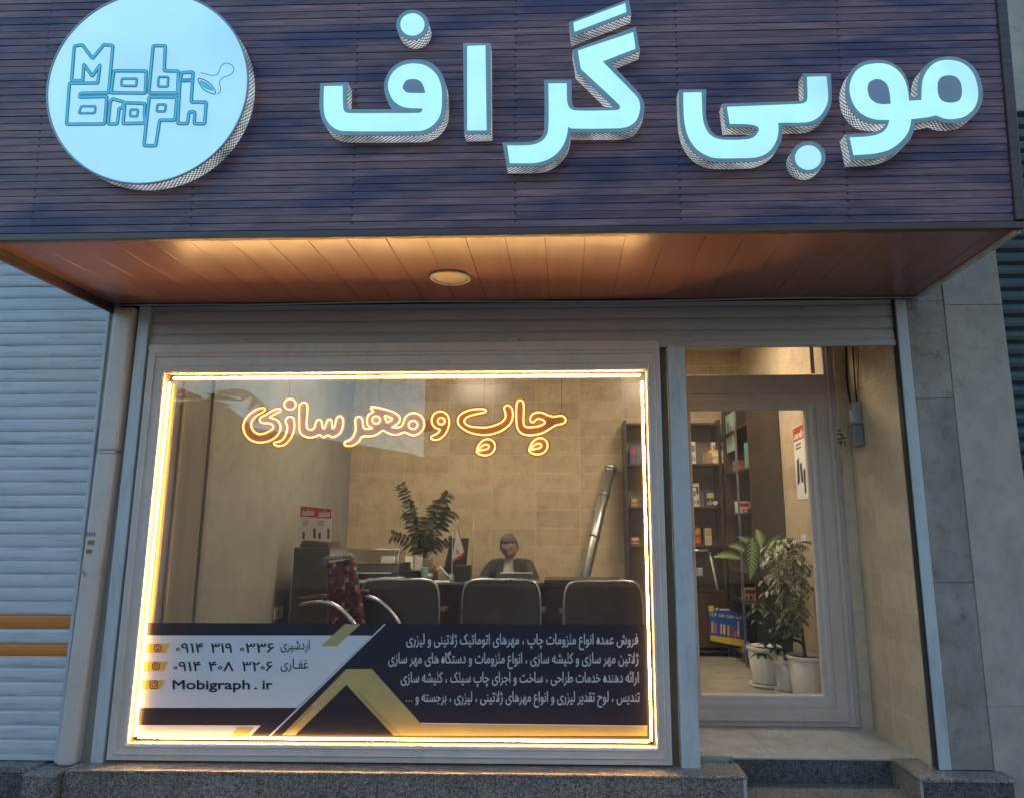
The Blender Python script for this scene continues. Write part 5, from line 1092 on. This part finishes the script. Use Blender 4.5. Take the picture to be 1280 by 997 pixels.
# blue marker poster board, in front of the lower cupboard
BY = 3.40; bp_ = lambda px, py, l=0.0: Vector(at_y(px, py, BY-l))
bd = thing('marker_display', tuple(bp_(907,808)), 'blue and yellow display box of coloured markers below the shelves', 'display box')
m = MB(); m.prism([bp_(886.5,758),bp_(929.5,766.5),bp_(930,808),bp_(888,800)], (0,.05,0)); m.build('display_body', M['blue'], bd)
m = MB(); m.fill([[bp_(888,793,.001),bp_(930,799,.001),bp_(930,808,.001),bp_(888.2,800,.001)]]); m.fill([[bp_(885.8,756,.001),bp_(892.4,756.6,.001),bp_(892.4,764,.001),bp_(886,763.6,.001)]]); m.build('yellow_band', M['yellow'], bd)
m = MB(); bu = lambda x, y, l=0.0: bp_(x, -y+(x-886)*.13, .0015+l)
lettering(m, 'CLIP', bu, 887, 896, -768.5, 5.2, 0, 0, .2); lettering(m, 'CLIP', bu, 898.5, 905.5, -768.5, 5.2, 0, 0, .2); lettering(m, 'COPY GAY', bu, 908, 928, -768.5, 5.2, 0, 0, .2)
for x_ in (895,): m.fill([[bp_(*p,.0015) for p in circ(896,760.5,1.6,1.9,10)]])
quad(m, bp_, 899.5, 760.2, 912, 762.4, .0015); m.build('display_lettering', M['paper'], bd)
for i, (x_, y0_, y1_, k_) in enumerate(((890.5,776,790,'yellow'),(894.5,778,791,'pink'),(901.5,779,792,'yellow'),(905.3,780,792,'paper'),(910.5,780.5,794,'yellow'),(915,782,795,'red'),(919.5,788.5,796,'pink'),(923,776,795.5,'yellow'))):
    m = MB(); quad(m, bp_, x_-1.2, y0_, x_+1.2, y1_, .0018); m.build('marker_print', M[k_], bd)
# poster and switch on the right tiled wall
rp = lambda px, py, l=0.0: Vector(at_x(px, py, RX-.004-l))
po = thing('wall_poster', tuple(rp(1003,622)), 'narrow red headed poster on the tiled wall behind the door glass', 'poster')
m = MB(); m.prism([rp(991,535),rp(1003.5,528),rp(1011,622.5),rp(997,624)], (.003,0,0)); m.build('poster_sheet', M['paper'], po)
m = MB(); m.fill([[rp(991.2,536,.001),rp(1003.4,529,.001),rp(1004.4,546.5,.001),rp(992,552.5,.001)]]); rh_ = m.build('red_header', M['red'], po)
m = MB(); ru = lambda x, y, l=0.0: rp(x, -y-(x-992)*.5, .002+l)
lettering(m, 'nob', ru, 993, 1003, -550, 13, 0, .1, .7); m.build('header_lettering', M['paper'], rh_)
m = MB()
for q in ([(996,575),(998.5,571),(1000,602),(997,607)],[(999.5,580),(1002,577),(1004.5,603),(1001.5,602)],[(1004,588),(1006.5,584),(1008,616),(1006,616)],[(994.5,556),(1001,552),(1001,554),(994.6,558)],[(994.7,560),(1001.2,557),(1001.2,559),(994.8,562)]): MB().fill([[rp(*p,.0012) for p in q]]).build('printed_figure', M['navy_print'], po)
q = rp(1005.5,675); lsw = thing('light_switch', tuple(q), 'white square light switch on the tiled wall above the plants', 'switch')
MB().box(RX-.012,RX-.001,q.y-.055,q.y+.055,q.z-.05,q.z+.05).build('switch_plate', M['white_pl'], lsw, bevel=.004); MB().box(RX-.016,RX-.0121,q.y-.02,q.y+.02,q.z-.03,q.z+.03).build('rocker', M['teal'], lsw, bevel=.002)
# potted plants by the door
def pot(t, x, y, r, h, fl=.02, nf=14):
    MB().lathe([(r*.72,0),(r*.76,h*.08),(r*.96,h*.86)], (x,y,FL+.025), 72, flute=fl, nf=nf).build('pot', M['pot'], t, True); t = [c_ for c_ in t.children if c_.name.startswith('pot')][-1]
    MB().lathe([(r*.97,0),(r*1.03,.005),(r*1.03,.03),(r*.94,.03),(r*.92,.0)], (x,y,FL+.025+h*.86), 40).build('pot_rim', M['pot'], t, True)
    MB().lathe([(r*.7,0),(r*.98,.01),(r*.98,.026),(r*.9,.026),(r*.75,.012)], (x,y,FL+.001), 40).build('saucer', M['pot'], t, True)
    MB().lathe([(r*.9,0),(0,.003)], (x,y,FL+.03+h*.84), 30).build('soil', M['soil'], t)
random.seed(9)
x_, y_ = 1.70, 2.1
d1 = thing('potted_plant', (x_,y_,FL), 'tall plant with big pale veined leaves in the left white pot by the door', 'plant', 'potted plants by the door')
pot(d1, x_, y_, .155, .31)
lm, uv = MB(), []
st_ = [(x_,y_,FL+.29),(x_+.02,y_+.03,.95),(x_-.0,y_,1.25),(x_+.02,y_-.02,1.5)]; sm = MB(); sm.tube(st_, [.016,.014,.012,.008], 8)
for i, (px, py, L_, W_) in enumerate(((906,690,.3,.1),(931,706,.36,.14),(933,672,.27,.11),(948,666,.26,.1),(960,683,.27,.11),(984,674,.3,.1),(992,690,.26,.1),(952,690,.24,.1),(921,680,.26,.1),(966,672,.28,.1),(976,686,.26,.1))):
    tip = Vector(at_y(px, py, y_-.15+.06*(i % 4))); b_ = Vector((x_+.01,y_-.01,1.2+.05*(i % 4)))
    if i == 1: b_ = Vector((tip.x+.08, y_-.1, 1.55)); dvec = Vector((-.15,-.1,-1))
    else: dvec = tip-b_; dvec.z *= .6
    if i != 1: b_ = tip-dvec.normalized()*L_*.55
    sm.tube([(x_+.01,y_,1.15+.04*(i % 4)), (Vector((x_+.01,y_,1.25+.04*(i % 4)))+b_)/2+Vector((0,0,.05)), b_], [.008,.006,.004], 6)
    leaf(lm, uv, b_, dvec, L_, W_, .28 if i != 1 else .0, Vector((0,-.75,.66)), 8)
sm.build('stem', M['stem'], d1, True); leafset(lm, uv, 'foliage', 'dieff', d1)
x_, y_ = 1.76, 1.80
d2 = thing('potted_plant', (x_,y_,FL), 'dark green umbrella plant in the small white pot between the two larger pots', 'plant', 'potted plants by the door')
pot(d2, x_+.03, y_+.02, .11, .25); lm, uv, sm = MB(), [], MB()
for i in range(15):
    cpt = Vector((x_-.05+random.uniform(-.16,.15),y_+random.uniform(-.16,.1),FL+.28+random.uniform(.02,.42))); sm.tube([(x_+.03,y_+.02,FL+.24),(x_,y_,cpt.z-.08),cpt], [.006,.005,.003], 5)
    for k_ in range(7): a_ = k_*.9+i; leaf(lm, uv, cpt, (math.cos(a_),math.sin(a_),.1), random.uniform(.08,.12), .042, .5)
sm.build('stem', M['stem'], d2, True); leafset(lm, uv, 'foliage', 'umbrella_leaf', d2)
x_, y_ = 1.88, 1.62
d3 = thing('potted_plant', (x_,y_,FL), 'bushy cream edged weeping fig in the right hand ribbed white pot', 'plant', 'potted plants by the door')
pot(d3, x_, y_, .145, .32, .018, 26); lm, uv, sm = MB(), [], MB()
sm.tube([(x_,y_,FL+.3),(x_-.02,y_+.02,.9),(x_-.04,y_+.04,1.2),(x_-.03,y_+.05,1.5)], [.014,.012,.01,.006], 8)
for i in range(95):
    h_ = random.random(); zc = .78+.78*h_; rr_ = .23*math.sin(math.pi*min(1,.18+.8*(1-h_)))**.7; a_ = random.uniform(0,6.283)
    e_ = Vector((x_-.09+math.cos(a_)*rr_*random.uniform(.5,1),y_+.04+math.sin(a_)*rr_*random.uniform(.4,.9),zc)); o_ = Vector((x_-.03,y_+.03,min(1.5,zc+.1)))
    sm.tube([o_,(o_+e_)/2+Vector((0,0,.03)),e_], [.004,.003,.0015], 4)
    for k_ in range(9):
        f_ = .35+.65*k_/8; pnt = o_.lerp(e_, f_)+Vector((0,0,.03*math.sin(f_*3.1))); b_ = random.uniform(0,6.283); leaf(lm, uv, pnt, (math.cos(b_),math.sin(b_),-.5), random.uniform(.05,.075), .026, .25, segs=4)
for i in range(5):
    leaf(lm, uv, (x_+.0,y_+.05,1.5), (.5+.1*i,-.2,.35), .3, .03, .9, segs=7)
sm.build('stem', M['bark'], d3, True); leafset(lm, uv, 'foliage', 'ficus', d3)
for i, (px, py) in enumerate(((931,815),(936.5,817))):
    q = at_y(px, py, 3.2); simple('small_bottle', MB().lathe([(.03,0),(.03,.13),(.012,.16),(.012,.19)], (q[0],3.2,FL+.001), 14), 'grey_pl', 'small grey bottle on the floor at the foot of the shelves', 'bottle', (q[0],3.2,FL), 'bottles on the floor', smooth=True)
